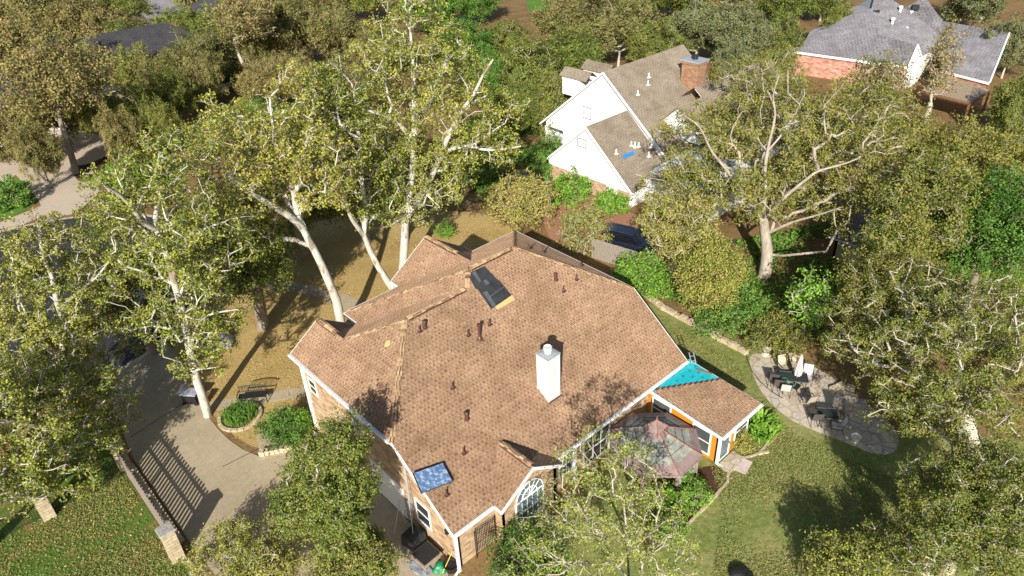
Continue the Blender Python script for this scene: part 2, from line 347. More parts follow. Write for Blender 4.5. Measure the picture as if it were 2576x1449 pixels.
for i_, (x_, y_, r_) in enumerate(((587, 1045, 0.22), (597, 1050, 0.13), (612, 1064, 0.3), (575, 1053, 0.1), (604, 1072, 0.16))):
    c_ = G(x_, y_); sheet('driveway_stain', [(c_[0]+r_*(1+.3*math.sin(3*a+i_))*math.cos(a), c_[1]+r_*(1+.3*math.sin(2*a))*math.sin(a)) for a in np.linspace(0, 6.283, 14, endpoint=False)], 0.0345+i_*0.0005, STAIN)
sheet('driveway_apron', [(12.3, 31.0)] + gp((700, 1152), (655, 1148)) + [(9.6, 34.6), (12.3, 33.2)], 0.036, CONC)
sheet('front_walk', gp((500, 715), (600, 706), (690, 706), (780, 718), (880, 745), (960, 790), (930, 840), (850, 772), (780, 742), (690, 726), (600, 728), (500, 745)), 0.03, CONC, 0.03)
sheet('side_walk', gp((470, 1008), (520, 1012), (600, 1000), (770, 972), (775, 998), (700, 1008), (600, 1022), (530, 1034), (505, 1030)), 0.034, CONC, 0.03)
sheet('patio', smoothpts(gp((1880, 888), (1893, 945), (1922, 1000), (1985, 1057), (2060, 1088), (2120, 1110), (2200, 1145), (2260, 1140), (2260, 1080), (2160, 1000), (2080, 940), (2010, 905), (1940, 893)), 2), 0.03, FLAG, 0.03)
sheet('neighbour_driveway', gp((-120, 420), (0, 338), (60, 318), (160, 322), (275, 345), (288, 372), (262, 395), (225, 412), (190, 418), (180, 432), (196, 455), (255, 470), (240, 497), (190, 536), (120, 552), (95, 500), (40, 440), (-60, 500)), 0.03, CONC2, 0.03)
sheet('sidewalk', gp((-200, 640), (0, 560), (120, 512), (150, 525), (0, 590), (-200, 675)), 0.034, CONC2, 0.03)
sheet('neighbour_lawn', gp((-160, 540), (0, 455), (50, 448), (95, 505), (60, 532), (-100, 600)), 0.02, LAWN_F)
sheet('island_lawn', gp((196, 450), (300, 440), (420, 400), (480, 420), (420, 470), (300, 480)), 0.02, LAWN_F)
sheet('mulch_bed', smoothpts(gp((170, 425), (200, 414), (290, 385), (330, 400), (250, 445), (190, 452)), 2), 0.026, MULCH)
sheet('far_lawn', gp((480, 300), (620, 240), (760, 260), (700, 330), (560, 350)), 0.02, LAWN_F)
sheet('distant_lawn', gp((1320, -10), (1390, -10), (1390, 26), (1330, 30)), 0.02, LAWN_F)
sheet('red_driveway', gp((1370, 455), (1410, 470), (1560, 520), (1660, 580), (1700, 660), (1560, 670), (1460, 620), (1385, 610), (1360, 540)), 0.03, PAVER, 0.03)
sheet('red_path', gp((1305, 262), (1345, 262), (1420, 310), (1470, 360), (1440, 372), (1380, 330), (1310, 296)), 0.03, PAVER, 0.03)
sheet('garden_bed', smoothpts(gp((1690, 1210), (1790, 1165), (1830, 1190), (1780, 1270), (1690, 1370), (1610, 1400), (1620, 1310)), 2), 0.03, MULCH)

# ------------------------------------------------------------------ trees
def leaves_mesh(name, C, N, mat, size, aspect=0.62, up=0.35, seed=0, parent=None, jit=0.5):
    """C (n,3) leaf centres, N (n,3) outward hints"""
    r = np.random.default_rng(seed); n = len(C)
    nor = r.normal(size=(n, 3)); nor /= np.linalg.norm(nor, axis=1)[:, None]
    nor = nor + N*0.5 + np.array([0, 0, up]); nor /= np.linalg.norm(nor, axis=1)[:, None]
    t = r.normal(size=(n, 3)); t -= nor*(t*nor).sum(1)[:, None]; t /= np.linalg.norm(t, axis=1)[:, None]
    b = np.cross(nor, t); L = size*(1 - jit*0.5 + jit*r.random(n))[:, None]; W = L*aspect
    fold = 0.18*L*nor
    V = np.stack([C - t*L*0.5, C + b*W*0.5 + fold - t*L*0.05, C + t*L*0.5, C - b*W*0.5 + fold - t*L*0.05], 1).reshape(-1, 3)
    me = bpy.data.meshes.new(name); me.vertices.add(4*n); me.vertices.foreach_set('co', V.astype(np.float32).ravel())
    me.loops.add(4*n); me.loops.foreach_set('vertex_index', np.arange(4*n, dtype=np.int32))
    me.polygons.add(n); me.polygons.foreach_set('loop_start', np.arange(0, 4*n, 4, dtype=np.int32)); me.polygons.foreach_set('loop_total', np.full(n, 4, np.int32))
    a = me.attributes.new('rnd', 'FLOAT', 'FACE'); a.data.foreach_set('value', r.random(n).astype(np.float32))
    me.materials.append(mat); me.update(calc_edges=True)
    o = bpy.data.objects.new(name, me); COL.objects.link(o)
    if parent: o.parent = parent
    return o
def clusters_in(ells, n, rng, shell=0.5, gap=0.0):
    """ells: list of (centre, (a, b, c) world radii) -> cluster centres"""
    vol = np.array([e[1][0]*e[1][1]*e[1][2] for e in ells])**0.8; vol = vol/vol.sum(); out = []
    for e, f in zip(ells, vol):
        k = max(3, int(n*f)); d = rng.normal(size=(k, 3)); d /= np.linalg.norm(d, axis=1)[:, None]
        rr = rng.random(k)**(1/3*(1-shell)+0.02); lump = 1 + 0.16*np.sin(3.1*d[:, 0]*2+e[0][0]) + 0.14*np.sin(4.3*d[:, 1]*1.7+e[0][1]*1.3) + 0.12*np.sin(3.7*d[:, 2]*2)
        p = np.array(e[0]) + d*(rr*lump)[:, None]*np.array(e[1]); out.append(p)
    p = np.concatenate(out)
    if gap > 0:
        s = np.sin(p[:, 0]*1.3+p[:, 2]*0.7)+np.sin(p[:, 1]*1.1+1.7*p[:, 2])+np.sin((p[:, 0]-p[:, 1])*0.9)
        p = p[s > -3+gap]
    return p
def grow(base, hero, cl, rng, r_tip=0.02, bf=0.35, wob=0.16, rmax=0.45, trunk_h=None, lean=(0, 0)):
    """balanced tree growing: joins every leaf cluster to the cheapest node; returns branches (points, radii)"""
    br = []; NP = []; NL = []; NB = []
    if not hero:
        top = np.array(base)+np.array([lean[0], lean[1], trunk_h]); k = 5
        hero = [([np.array(base)*(1-t)+top*t + np.array([math.sin(t*5)*0.12, math.cos(t*4)*0.12, 0])*trunk_h*0.12 for t in np.linspace(0, 1, k)], rmax, rmax*0.55)]
    for pts, r0, r1 in hero:
        pts = [np.array(p, float) for p in pts]
        if len(pts) > 2:      # densify with a smooth curve
            q = []
            for i in range(len(pts)-1):
                p0, p1, p2, p3 = pts[max(i-1, 0)], pts[i], pts[i+1], pts[min(i+2, len(pts)-1)]
                for t in (0, 0.33, 0.66):
                    q.append(0.5*((2*p1)+(-p0+p2)*t+(2*p0-5*p1+4*p2-p3)*t*t+(-p0+3*p1-3*p2+p3)*t**3))
            q.append(pts[-1]); pts = q
        if NP: 
            A = np.array(NP); j = int(np.argmin(((A-pts[0])**2).sum(1))); l0 = NL[j]
        else: l0 = 0.0
        bi = len(br); rad = list(np.linspace(r0, r1, len(pts))); br.append([pts, rad, None, None])
        L = l0
        for k, p in enumerate(pts):
            if k: L += np.linalg.norm(p-pts[k-1])
            NP.append(p); NL.append(L); NB.append((bi, k, L))
    nh = len(br)
    d0 = np.linalg.norm(cl-np.array(base), axis=1); order = np.argsort(d0)
    for ci in order:
        c = cl[ci]; A = np.array(NP); dist = np.linalg.norm(A-c, axis=1)
        below = np.maximum(0, A[:, 2]-c[2])
        j = int(np.argmin(dist + bf*np.array(NL) + 0.5*below + 3.0*(A[:, 2] < base[2]+0.8)))
        s = A[j]; v = c-s; L = np.linalg.norm(v); m = max(2, min(5, int(L/0.7)+1))
        pts = [s]; off = rng.normal(size=3)*L*wob
        for k in range(1, m):
            t = k/m; pts.append(s+v*t + off*math.sin(math.pi*t) + np.array([0, 0, 0.10*L*math.sin(math.pi*t)]) + rng.normal(size=3)*L*wob*0.35)
        pts.append(c); bi = len(br); br.append([pts, None, NB[j][0], NB[j][1]]); Lp = NL[j]
        for k in range(1, len(pts)):
            Lp += np.linalg.norm(pts[k]-pts[k-1]); NP.append(pts[k]); NL.append(Lp); NB.append((bi, k, Lp))
    load = [[0]*len(b[0]) for b in br]
    for bi in range(len(br)-1, -1, -1):
        pts = br[bi][0]; acc = 1; ld = load[bi]; res = [0]*len(pts)
        for k in range(len(pts)-1, -1, -1):
            acc += ld[k]; res[k] = acc
        if bi >= nh:
            rp = 1e9
            br[bi][1] = [min(rmax*0.6, r_tip*a**0.46) for a in res]
            load[br[bi][2]][br[bi][3]] += res[0]
    return [(b[0], b[1]) for b in br], nh
def make_tree(name, label, cat, base, ells, leaf, bark, size, ncl, per, sig, seed, hero=None, r_tip=0.02, bf=0.35, rmax=0.4, trunk_h=None, lean=(0, 0), group=None, gap=0.0, shell=0.5, up=0.35, aspect=0.62, wob=0.16, tuft=6):
    rng = np.random.default_rng(seed); base = np.array(base, float)
    t = thing(name, label, cat, tuple(base), 0, group)
    E = [(np.array(c)-base, r) for c, r in ells]
    cl = clusters_in(E, ncl, rng, shell, gap); cl[:, 2] = np.maximum(cl[:, 2], 0.5)
    H = [([np.array(p)-base for p in pts], a, b) for pts, a, b in hero] if hero else None
    if trunk_h is None: trunk_h = 0.45*max(c[2] for c, r in E)
    brs, nh = grow((0, 0, 0), H, cl, rng, r_tip, bf, wob, rmax, trunk_h, lean)
    mb = MB()
    for i, (p, r) in enumerate(brs): mb.tube(p, r, 9 if i < nh else (6 if r[0] > 0.06 else 4), cap=False)
    size *= 0.8; per = int(per*1.5); K = tuft; ct = np.repeat(cl, K, 0); d = rng.normal(size=ct.shape); d /= np.linalg.norm(d, axis=1)[:, None]
    tc = ct + d*(sig*1.55*rng.random(len(ct))**0.45)[:, None]*np.array([1, 1, 0.8]); tc[:, 2] = np.maximum(tc[:, 2], 0.12)
    sel = rng.random(len(ct)) < 0.6
    for a, b in zip(ct[sel], tc[sel]):
        m = (a+b)/2 + rng.normal(size=3)*0.12*sig; mb.tube([a, m, b], [r_tip*0.7, r_tip*0.55, r_tip*0.35], 3, cap=False)
    mb.build('trunk', bark, t, smooth=True)
    cen = cl.mean(0); tn = rng.normal(size=tc.shape)*0.75; o = tc-cen; o /= (np.linalg.norm(o, axis=1)[:, None]+1e-6); tn += o*0.5+np.array([0, 0, up+0.25]); tn /= np.linalg.norm(tn, axis=1)[:, None]
    q = max(3, int(per/K)); cnt = np.maximum(1, (q*(0.35+1.3*rng.random(len(tc)))).astype(int)); idx = np.repeat(np.arange(len(tc)), cnt); n = len(idx)
    g = rng.normal(size=(n, 3)); g -= tn[idx]*(g*tn[idx]).sum(1)[:, None]*0.6
    P = tc[idx] + g*(sig*0.42*(0.7+0.6*rng.random(len(tc)))[idx])[:, None]; P[:, 2] = np.maximum(P[:, 2], 0.08)
    leaves_mesh('crown', P, tn[idx]*3.2, leaf, size, aspect, 0.0, seed+7, t)
    return t
def ell(px, py, rx, ry, base=None, off=0.0, z=None, dep=None):
    """crown ellipse read from the photo at survey pixels; depth from base plane or from height z"""
    c = D(px, py, base, off) if z is None else G(px, py, z)
    s = mpp(c); a, b = rx*s, ry*s
    return (c, ((dep or a)*0.5+a*0.5, (dep or a)*0.5+a*0.5, b))
QUICK = 1.0
def sp(base, pts, dz=0.0, off=0.0, k=0.0):
    n = len(pts); return [D(x, y, base, off + k*i/max(1, n-1)) for i, (x, y) in enumerate(pts)]

# --- five white barked sycamores
S1 = G(862, 845); S2 = G(1005, 752); S3 = G(1012, 700); S4 = G(524, 1046); S5 = G(176, 1075); S6 = np.array([-6.5, 35.0, 0.0])
make_tree('sycamore_tree', 'white barked sycamore leaning left over the dry lawn, its forked trunk beside the roof corner', 'tree', S1,
    [ell(600, 430, 105, 120, S1, 0), ell(720, 350, 100, 120, S1, 1.5), ell(820, 430, 85, 95, S1, -1), ell(650, 540, 110, 75, S1, 2), ell(560, 330, 80, 70, S1, 3), ell(740, 240, 60, 60, S1, 1)],
    L_SYC, B_WHITE, 0.2, 560, 42, 0.36, 11, [
    ([S1] + sp(S1, [(850, 770), (838, 735), (815, 680), (790, 628), (768, 588), (748, 540), (738, 475)]), 0.34, 0.17),
    (sp(S1, [(762, 575), (730, 545), (690, 520), (640, 490), (605, 462), (570, 440)], k=-2.5), 0.26, 0.09),
    (sp(S1, [(740, 485), (715, 425), (700, 380), (688, 325), (680, 270)], k=1.5), 0.2, 0.05),
    (sp(S1, [(742, 480), (775, 432), (830, 390), (870, 365)], k=2), 0.2, 0.08),
    (sp(S1, [(748, 520), (780, 495), (810, 482), (850, 486)], k=-1.5), 0.13, 0.04)], rmax=0.3, gap=0.9, r_tip=0.022, up=0.45)
make_tree('sycamore_tree', 'white sycamore with a slender curved trunk, second along the front of the tan roof', 'tree', S2,
    [ell(880, 380, 85, 130, S2, 0), ell(850, 230, 80, 80, S2, 1), ell(930, 470, 80, 80, S2, 1), ell(800, 250, 60, 70, S2, 2)],
    L_SYC, B_WHITE, 0.2, 430, 42, 0.36, 12, [
    ([S2] + sp(S2, [(985, 722), (955, 676), (930, 628), (914, 588)]), 0.29, 0.18),
    (sp(S2, [(914, 590), (896, 566), (880, 540), (862, 480), (840, 420)], k=-2), 0.2, 0.06),
    (sp(S2, [(914, 588), (920, 530), (912, 470), (908, 410), (904, 345), (898, 280), (885, 210)], k=1), 0.22, 0.05)], rmax=0.26, gap=0.8, r_tip=0.022, up=0.45)
make_tree('sycamore_tree', 'tallest white sycamore, straight trunk and wide ascending limbs before the white gabled house', 'tree', S3,
    [ell(1040, 150, 140, 120, S3, 0), ell(1180, 280, 120, 110, S3, -1), ell(960, 270, 110, 110, S3, 1), ell(1060, 420, 130, 100, S3, -1), ell(1230, 370, 70, 50, S3, -2), ell(1050, 30, 80, 60, S3, 1), ell(1130, 180, 90, 80, S3, 2), ell(1000, 520, 80, 40, S3, 1)],
    L_SYC, B_WHITE, 0.2, 820, 42, 0.38, 13, [
    ([S3] + sp(S3, [(1015, 655), (1018, 600), (1020, 550), (1028, 505), (1035, 450), (1040, 390), (1042, 340)]), 0.36, 0.2),
    (sp(S3, [(1040, 348), (1010, 320), (985, 300), (950, 285), (905, 275)], k=-2), 0.2, 0.07),
    (sp(S3, [(1042, 342), (1042, 250), (1040, 180), (1034, 100), (1030, 40)], k=1), 0.22, 0.05),
    (sp(S3, [(1042, 335), (1058, 290), (1085, 260), (1120, 225), (1160, 195)], k=2.5), 0.18, 0.05),
    (sp(S3, [(1024, 545), (1055, 500), (1085, 445), (1105, 400), (1125, 350), (1145, 310), (1165, 275), (1190, 240), (1215, 190), (1240, 150)], k=-3), 0.27, 0.06),
    (sp(S3, [(1104, 402), (1125, 382), (1150, 371), (1185, 368), (1215, 376), (1260, 376), (1310, 368)], off=-1.3, k=-1.5), 0.19, 0.05)], rmax=0.32, gap=0.9, r_tip=0.022, up=0.45)
make_tree('sycamore_tree', 'white sycamore by the driveway edge, its mottled trunk rising beside the tan lawn', 'tree', S4,
    [ell(400, 520, 130, 120, S4, 0), ell(330, 440, 90, 80, S4, 1), ell(520, 620, 110, 100, S4, -1), ell(420, 720, 120, 100, S4, 1), ell(500, 850, 90, 90, S4, -1), ell(340, 620, 70, 80, S4, 2), ell(560, 780, 60, 60, S4, 0), ell(430, 380, 90, 60, S4, 1)],
    L_SYC, B_WHITE, 0.18, 540, 40, 0.31, 14, [
    ([S4] + sp(S4, [(505, 985), (493, 950), (478, 880), (463, 803), (450, 750), (440, 716), (427, 670), (411, 612), (393, 578), (390, 552)]), 0.27, 0.12),
    (sp(S4, [(393, 577), (360, 560), (330, 520), (300, 490), (268, 470)], k=-2), 0.15, 0.05),
    (sp(S4, [(390, 552), (396, 510), (402, 475), (406, 430), (408, 385)], k=1), 0.15, 0.04),
    (sp(S4, [(408, 606), (415, 570), (424, 540), (445, 520), (480, 512)], k=1.5), 0.12, 0.04),
    (sp(S4, [(436, 700), (445, 660), (460, 628), (485, 598), (530, 570), (565, 558)], k=-1.5), 0.14, 0.04),
    (sp(S4, [(448, 735), (455, 705), (477, 665), (520, 654)], k=1), 0.12, 0.04),
    (sp(S4, [(452, 745), (470, 705), (500, 688), (580, 680)], k=-1), 0.09, 0.03),
    (sp(S4, [(480, 880), (497, 816), (533, 790), (600, 778)], k=-1.5), 0.1, 0.03),
    (sp(S4, [(440, 716), (400, 700), (350, 690)], k=1.5), 0.1, 0.03)], rmax=0.26, gap=1.0, r_tip=0.019, up=0.45)
make_tree('sycamore_tree', 'leafy white sycamore between the dark road and the left edge of the driveway', 'tree', S5,
    [ell(120, 620, 100, 90, S5, 1), ell(150, 760, 130, 100, S5, 0), ell(120, 900, 130, 100, S5, -1), ell(230, 850, 90, 90, S5, 1), ell(220, 980, 80, 60, S5, 0), ell(260, 680, 70, 80, S5, 1), ell(40, 740, 90, 140, S5, 1), ell(60, 620, 80, 70, S5, 1), ell(30, 900, 80, 90, S5, 0)],
    L_SYC, B_WHITE, 0.17, 680, 44, 0.31, 15, [
    ([S5] + sp(S5, [(165, 990), (158, 920), (157, 860), (160, 813), (143, 760), (130, 696), (123, 680), (107, 643), (100, 593)]), 0.22, 0.07),
    (sp(S5, [(158, 890), (130, 905), (98, 910), (60, 930)], k=-1), 0.13, 0.04),
    (sp(S5, [(157, 900), (85, 850), (52, 790), (42, 680), (48, 650), (80, 590)], k=1.5), 0.16, 0.05),
    (sp(S5, [(150, 780), (190, 740), (240, 700), (280, 650)], k=-1), 0.1, 0.03)], rmax=0.24, gap=0.9, r_tip=0.019, up=0.45)
b6 = S6
make_tree('sycamore_tree', 'nearest white sycamore, its leafy limbs reaching in from the left over the iron fence', 'tree', b6,
    [ell(60, 1080, 120, 90, b6, 0), ell(170, 1160, 110, 80, b6, 0.5), ell(50, 1215, 90, 45, b6, -0.5), ell(-80, 1150, 140, 160, b6, 0), ell(230, 1080, 70, 60, b6, 1), ell(-50, 1000, 110, 80, b6, 0), ell(150, 980, 110, 80, b6, 2.5), ell(250, 1010, 80, 70, b6, 3), ell(60, 960, 110, 70, b6, 2)],
    L_SYC, B_WHITE, 0.16, 700, 46, 0.28, 16, [
    ([b6] + sp(b6, [(-150, 1260), (-130, 1150), (-120, 1050), (-100, 960)]), 0.34, 0.16),
    (sp(b6, [(-126, 1120), (-60, 1062), (0, 1058), (45, 1064), (95, 1075), (160, 1085)], k=-1), 0.17, 0.05),
    (sp(b6, [(-140, 1220), (-40, 1220), (30, 1200), (60, 1195), (100, 1215), (122, 1240)], k=-1.5), 0.09, 0.04),
    (sp(b6, [(20, 1062), (60, 1040), (110, 1010), (160, 1000)], k=1), 0.1, 0.03)], rmax=0.26, gap=0.8, r_tip=0.017, up=0.45)

# --- broad oaks of the right half and the near shrubs
def oak(label, px, py, rx, ry, z, seed, leaf=None, bark=None, size=0.2, ncl=360, per=80, sig=0.5, name='oak_tree', cat='tree', extra=(), hero=None, base=None, group=None, rmax=0.4, gap=0.6, **kw):
    c = G(px, py, z); b = np.array([c[0], c[1], 0.0]) if base is None else np.array(base)
    E = [ell(px, py, rx, ry, z=z)] + [ell(*e[:4], z=e[4]) for e in extra]
    return make_tree(name, label, cat, b, E, leaf or L_OAK, bark or B_OAK, size, ncl, per, sig, seed, hero=hero, rmax=rmax, gap=gap, group=group, **kw)
BIG = G(1922, 700)
oak('wide spreading live oak with a thick pale trunk, right of the white gabled house', 1950, 330, 190, 130, 9, 31, bark=B_MID, size=0.2, ncl=760, per=80, sig=0.5, base=BIG,
    extra=((1780, 380, 120, 110, 8.5), (2120, 360, 160, 110, 8.5), (1930, 200, 110, 60, 9), (1720, 480, 90, 70, 6.5), (2080, 480, 130, 60, 6), (1880, 500, 100, 60, 7), (2200, 280, 110, 80, 8)),
    hero=[([BIG] + sp(BIG, [(1930, 640), (1925, 590), (1920, 545)]), 0.5, 0.3),
          (sp(BIG, [(1922, 560), (1880, 500), (1830, 430), (1790, 380), (1760, 320), (1720, 290)], k=-3), 0.16, 0.03),
          (sp(BIG, [(1920, 545), (1925, 480), (1925, 420), (1935, 360), (1950, 290), (1945, 240), (1960, 190)], k=1), 0.17, 0.03),
          (sp(BIG, [(1922, 555), (1970, 500), (2030, 450), (2060, 430), (2130, 410), (2200, 380)], k=3), 0.15, 0.03),
          (sp(BIG, [(1925, 590), (1990, 560), (2060, 540), (2120, 520)], k=-2), 0.13, 0.03)], rmax=0.22, r_tip=0.034)
EO = G(2455, 1130)
oak('twisted pale limbed oak leaning over the flagstone patio at the right edge', 2360, 890, 170, 140, 6, 32, bark=B_PALE, size=0.13, ncl=640, per=90, sig=0.34, base=EO,
    extra=((2170, 830, 95, 80, 5), (2480, 800, 130, 120, 7), (2260, 1020, 80, 55, 4.5), (2420, 1040, 120, 90, 5.5), (2290, 740, 130, 80, 7), (2540, 960, 90, 120, 6)),
    hero=[([EO] + sp(EO, [(2440, 1080), (2425, 1040), (2415, 1000)]), 0.4, 0.3),
          (sp(EO, [(2415, 1000), (2350, 960), (2280, 930), (2220, 920), (2150, 905)], k=-2), 0.22, 0.05),
          (sp(EO, [(2415, 1000), (2420, 940), (2410, 880), (2440, 830), (2420, 760)], k=1.5), 0.22, 0.05),
          (sp(EO, [(2418, 1010), (2470, 950), (2530, 900), (2580, 860)], k=1), 0.2, 0.05),
          (sp(EO, [(2425, 1040), (2360, 1060), (2290, 1050), (2230, 1035)], k=-2), 0.16, 0.04)], rmax=0.2, r_tip=0.03, wob=0.26)
oak('olive oak filling the lower right corner below the patio', 2440, 1300, 150, 120, 5, 33, size=0.12, ncl=520, per=90, sig=0.32, extra=((2260, 1380, 75, 50, 1.8), (2520, 1200, 100, 70, 5.5), (2370, 1230, 65, 55, 3.5)), bark=B_PALE, r_tip=0.02)
oak('low olive shrub at the bottom edge of the back lawn', 2130, 1430, 85, 55, 2.2, 34, size=0.13, ncl=240, per=40, sig=0.3, leaf=L_YEL, name='shrub', cat='shrub', rmax=0.12, r_tip=0.014)
oak('bright green oak at the right edge beyond the patio', 2500, 560, 110, 110, 7, 35, leaf=L_GRN, size=0.2, ncl=320, per=80, sig=0.52)
oak('olive oak between the thick trunked live oak and the right edge', 2330, 520, 130, 110, 7.5, 36, size=0.2, ncl=380, per=80, sig=0.52, bark=B_PALE, extra=((2250, 620, 90, 70, 6),))
oak('dark olive oak standing behind the patio umbrella', 2250, 720, 110, 80, 6, 37, size=0.16, ncl=280, per=80, sig=0.5, bark=B_PALE)
oak('olive oak under the grey roofed house, above the right edge bright oak', 2440, 400, 130, 75, 5, 38, size=0.22, ncl=320, per=70, sig=0.6, extra=((2290, 350, 90, 60, 5.5),))
oak('thin crowned oak in front of the grey house gable', 2210, 215, 70, 75, 8, 39, leaf=L_OAKB, size=0.3, ncl=170, per=26, sig=0.7, bark=B_PALE, gap=1.0)
oak('slender ragged tree before the right wing of the grey house', 2370, 150, 34, 80, 8, 40, leaf=L_OAKB, size=0.3, ncl=70, per=26, sig=0.6, bark=B_PALE, gap=1.0)
oak('small tree with fresh bright green leaves above the stone garden edging', 2040, 740, 55, 60, 4, 41, leaf=L_BRI, bark=B_PALE, size=0.24, ncl=60, per=26, sig=0.4, gap=1.2, rmax=0.14)
oak('greyish leafy tree beside the parked vehicle, in front of the white house wall', 1700, 560, 85, 90, 5, 42, leaf=L_YEL, bark=B_PALE, size=0.15, ncl=260, per=70, sig=0.38, extra=((1760, 650, 80, 70, 4.5),), gap=0.8)
oak('yellowing tree on the bank above the stone garden edging', 1790, 690, 70, 80, 4.5, 43, leaf=L_YEL, bark=B_BROWN, size=0.15, ncl=240, per=70, sig=0.4, rmax=0.16)
FB = G(1580, 1520)
TCB = G(1600, 1290, 6.5)
oak('thin branched young tree with yellow green leaves in front of the gazebo', 1570, 1190, 95, 100, 7.5, 44, leaf=L_YG, bark=B_PALE, size=0.13, ncl=400, per=24, sig=0.26, base=np.array([TCB[0], TCB[1], 0]),
    extra=((1470, 1260, 85, 75, 6.5), (1440, 1170, 50, 45, 8), (1630, 1310, 105, 85, 6.2), (1430, 1360, 130, 80, 4.6), (1500, 1120, 60, 60, 8.8), (1700, 1400, 70, 50, 4.5), (1300, 1410, 80, 45, 3.5), (1560, 1420, 120, 40, 4)), hero=None, gap=1.0, rmax=0.085, r_tip=0.011, trunk_h=1.6, bf=0.5, wob=0.12)
oak('dense green tree standing against the left brick wall of the tan roofed house', 815, 1210, 85, 120, 6.3, 45, leaf=L_OLG, size=0.13, ncl=440, per=90, sig=0.28, bark=B_PALE, rmax=0.2, r_tip=0.016,
    extra=((750, 1280, 55, 80, 5), (850, 1290, 75, 80, 5.5), (865, 1115, 55, 65, 8.3), (905, 1210, 40, 60, 6)))
oak('rounded green shrub tree at the bottom edge below the house corner', 900, 1410, 95, 60, 3, 46, leaf=L_OLG, size=0.12, ncl=280, per=80, sig=0.26, rmax=0.15)
oak('olive bush with bare twigs beside the near gate pillar', 590, 1400, 110, 55, 2.0, 47, leaf=L_YEL, bark=B_PALE, size=0.11, ncl=320, per=60, sig=0.25, rmax=0.06, name='shrub', cat='shrub', extra=((680, 1430, 80, 50, 2.0),))
FO = G(662, 826)
oak('dark trunked oak on the tan lawn between two white sycamores', 600, 620, 130, 90, 7, 48, leaf=L_OAK, bark=B_OAK, size=0.18, ncl=400, per=70, sig=0.5, base=FO,
    hero=[([FO] + sp(FO, [(652, 760), (645, 700), (635, 650), (625, 600)]), 0.45, 0.2)], extra=((520, 560, 90, 80, 8), (680, 650, 70, 60, 6), (560, 690, 80, 60, 5.5)))
oak('dark leafy oak shading the asphalt road behind the driveway sycamore', 320, 720, 110, 80, 5.5, 49, leaf=L_OAK, size=0.18, ncl=300, per=70, sig=0.5, extra=((280, 560, 80, 60, 7), (470, 660, 90, 70, 6)))

oak('dark oak filling the gap behind the leaning sycamore, beyond the tan lawn', 720, 520, 80, 60, 5, 92, size=0.2, ncl=260, per=60, sig=0.45, extra=((640, 500, 60, 60, 6), (800, 500, 60, 50, 5)))
oak('dark green oak seen between two sycamore trunks, beyond the front walk', 900, 480, 90, 55, 5, 93, leaf=L_OLG, size=0.22, ncl=260, per=60, sig=0.5, extra=((980, 470, 60, 60, 6),))
oak('olive oak beyond the street, under the crown of the leaning sycamore', 640, 350, 90, 55, 6, 94, size=0.26, ncl=260, per=60, sig=0.6, extra=((540, 350, 70, 40, 5), (760, 330, 70, 50, 6)))
oak('olive oak beyond the street behind the tallest white sycamore', 900, 330, 90, 60, 6, 95, leaf=L_OAKB, size=0.28, ncl=260, per=60, sig=0.6, extra=((820, 220, 70, 60, 7), (1000, 400, 70, 50, 5)))
# --- shrubs
def shrub(label, px, py, rx, ry, z, seed, leaf=L_GRN, size=0.16, ncl=90, per=40, sig=0.28, **kw):
    return oak(label, px, py, rx, ry, z, seed, leaf=leaf, size=size, ncl=ncl, per=per, sig=sig, name='shrub', cat='shrub', rmax=0.07, r_tip=0.012, gap=0.2, trunk_h=0.4, **kw)
shrub('bright green rounded bush at the foot of the white house garage gable', 1437, 475, 44, 40, 1.4, 61, L_BRI, 0.22)
shrub('tall green bush climbing beside the porch of the white house', 1362, 405, 28, 42, 1.8, 62, L_GRN, 0.22, extra=((1385, 362, 20, 26, 2),))
shrub('reddish brown leaved crape myrtle thicket left of the red driveway', 1310, 500, 85, 60, 2.6, 63, L_YEL, 0.2, 200, 40, 0.4, bark=B_PALE)
shrub('upright dry crape myrtle between the red driveway and the brown roof', 1470, 570, 60, 60, 2.6, 64, L_YEL, 0.18, 130, 26, 0.35, bark=B_PALE)
shrub('green undergrowth behind the white trunked tallest tree and the small lawn', 1200, 400, 60, 80, 2.5, 65, L_GRN, 0.22, 170, 40, 0.4)
shrub('small round green bush on the tan front lawn', 1118, 580, 19, 18, 0.7, 66, L_BRI, 0.13, 40)
shrub('green hedge growing along the right side of the tan roofed house', 1620, 690, 70, 40, 1.4, 67, L_BRI, 0.18, 150, 40, 0.35)
shrub('mixed green hedge on the stony bank left of the patio urn', 1830, 770, 85, 55, 1.6, 68, L_GRN, 0.18, 200, 40, 0.35)
shrub('leafy hedge plants around the urn at the head of the patio', 1950, 840, 70, 40, 1.2, 69, L_OAK, 0.16, 150, 40, 0.3)
shrub('dark green clipped shrub at the left front corner of the brick wall', 710, 1080, 46, 55, 1.0, 70, L_GRN, 0.13, 120, 44, 0.26)
shrub('yellow green climber against the white corner post of the brick wall', 762, 1060, 17, 48, 1.2, 71, L_BRI, 0.12, 50, 40, 0.2)
shrub('dense green shrubs under the grille window at the house front', 1330, 1400, 100, 60, 1.2, 72, L_GRN, 0.14, 170, 40, 0.28)
shrub('low green bed of plants edging the lawn right of the gazebo', 1730, 1240, 50, 36, 0.5, 73, L_BRI, 0.12, 130, 40, 0.2)
shrub('dark ground shrub under the banana leaves near the gazebo post', 1680, 1330, 40, 40, 0.6, 74, L_GRN, 0.12, 90, 40, 0.22)
shrub('low brownish plants at the sunroom corner by the strappy clump', 1865, 1110, 28, 24, 0.5, 75, L_YEL, 0.11, 50, 40, 0.18)
shrub('green bush at the left edge of the neighbour driveway', 20, 490, 50, 40, 1.2, 76, L_GRN, 0.25, 90)
shrub('bright ground cover bush between far tree trunks', 510, 215, 30, 16, 1, 77, L_BRI, 0.3, 70, 36, 0.4)
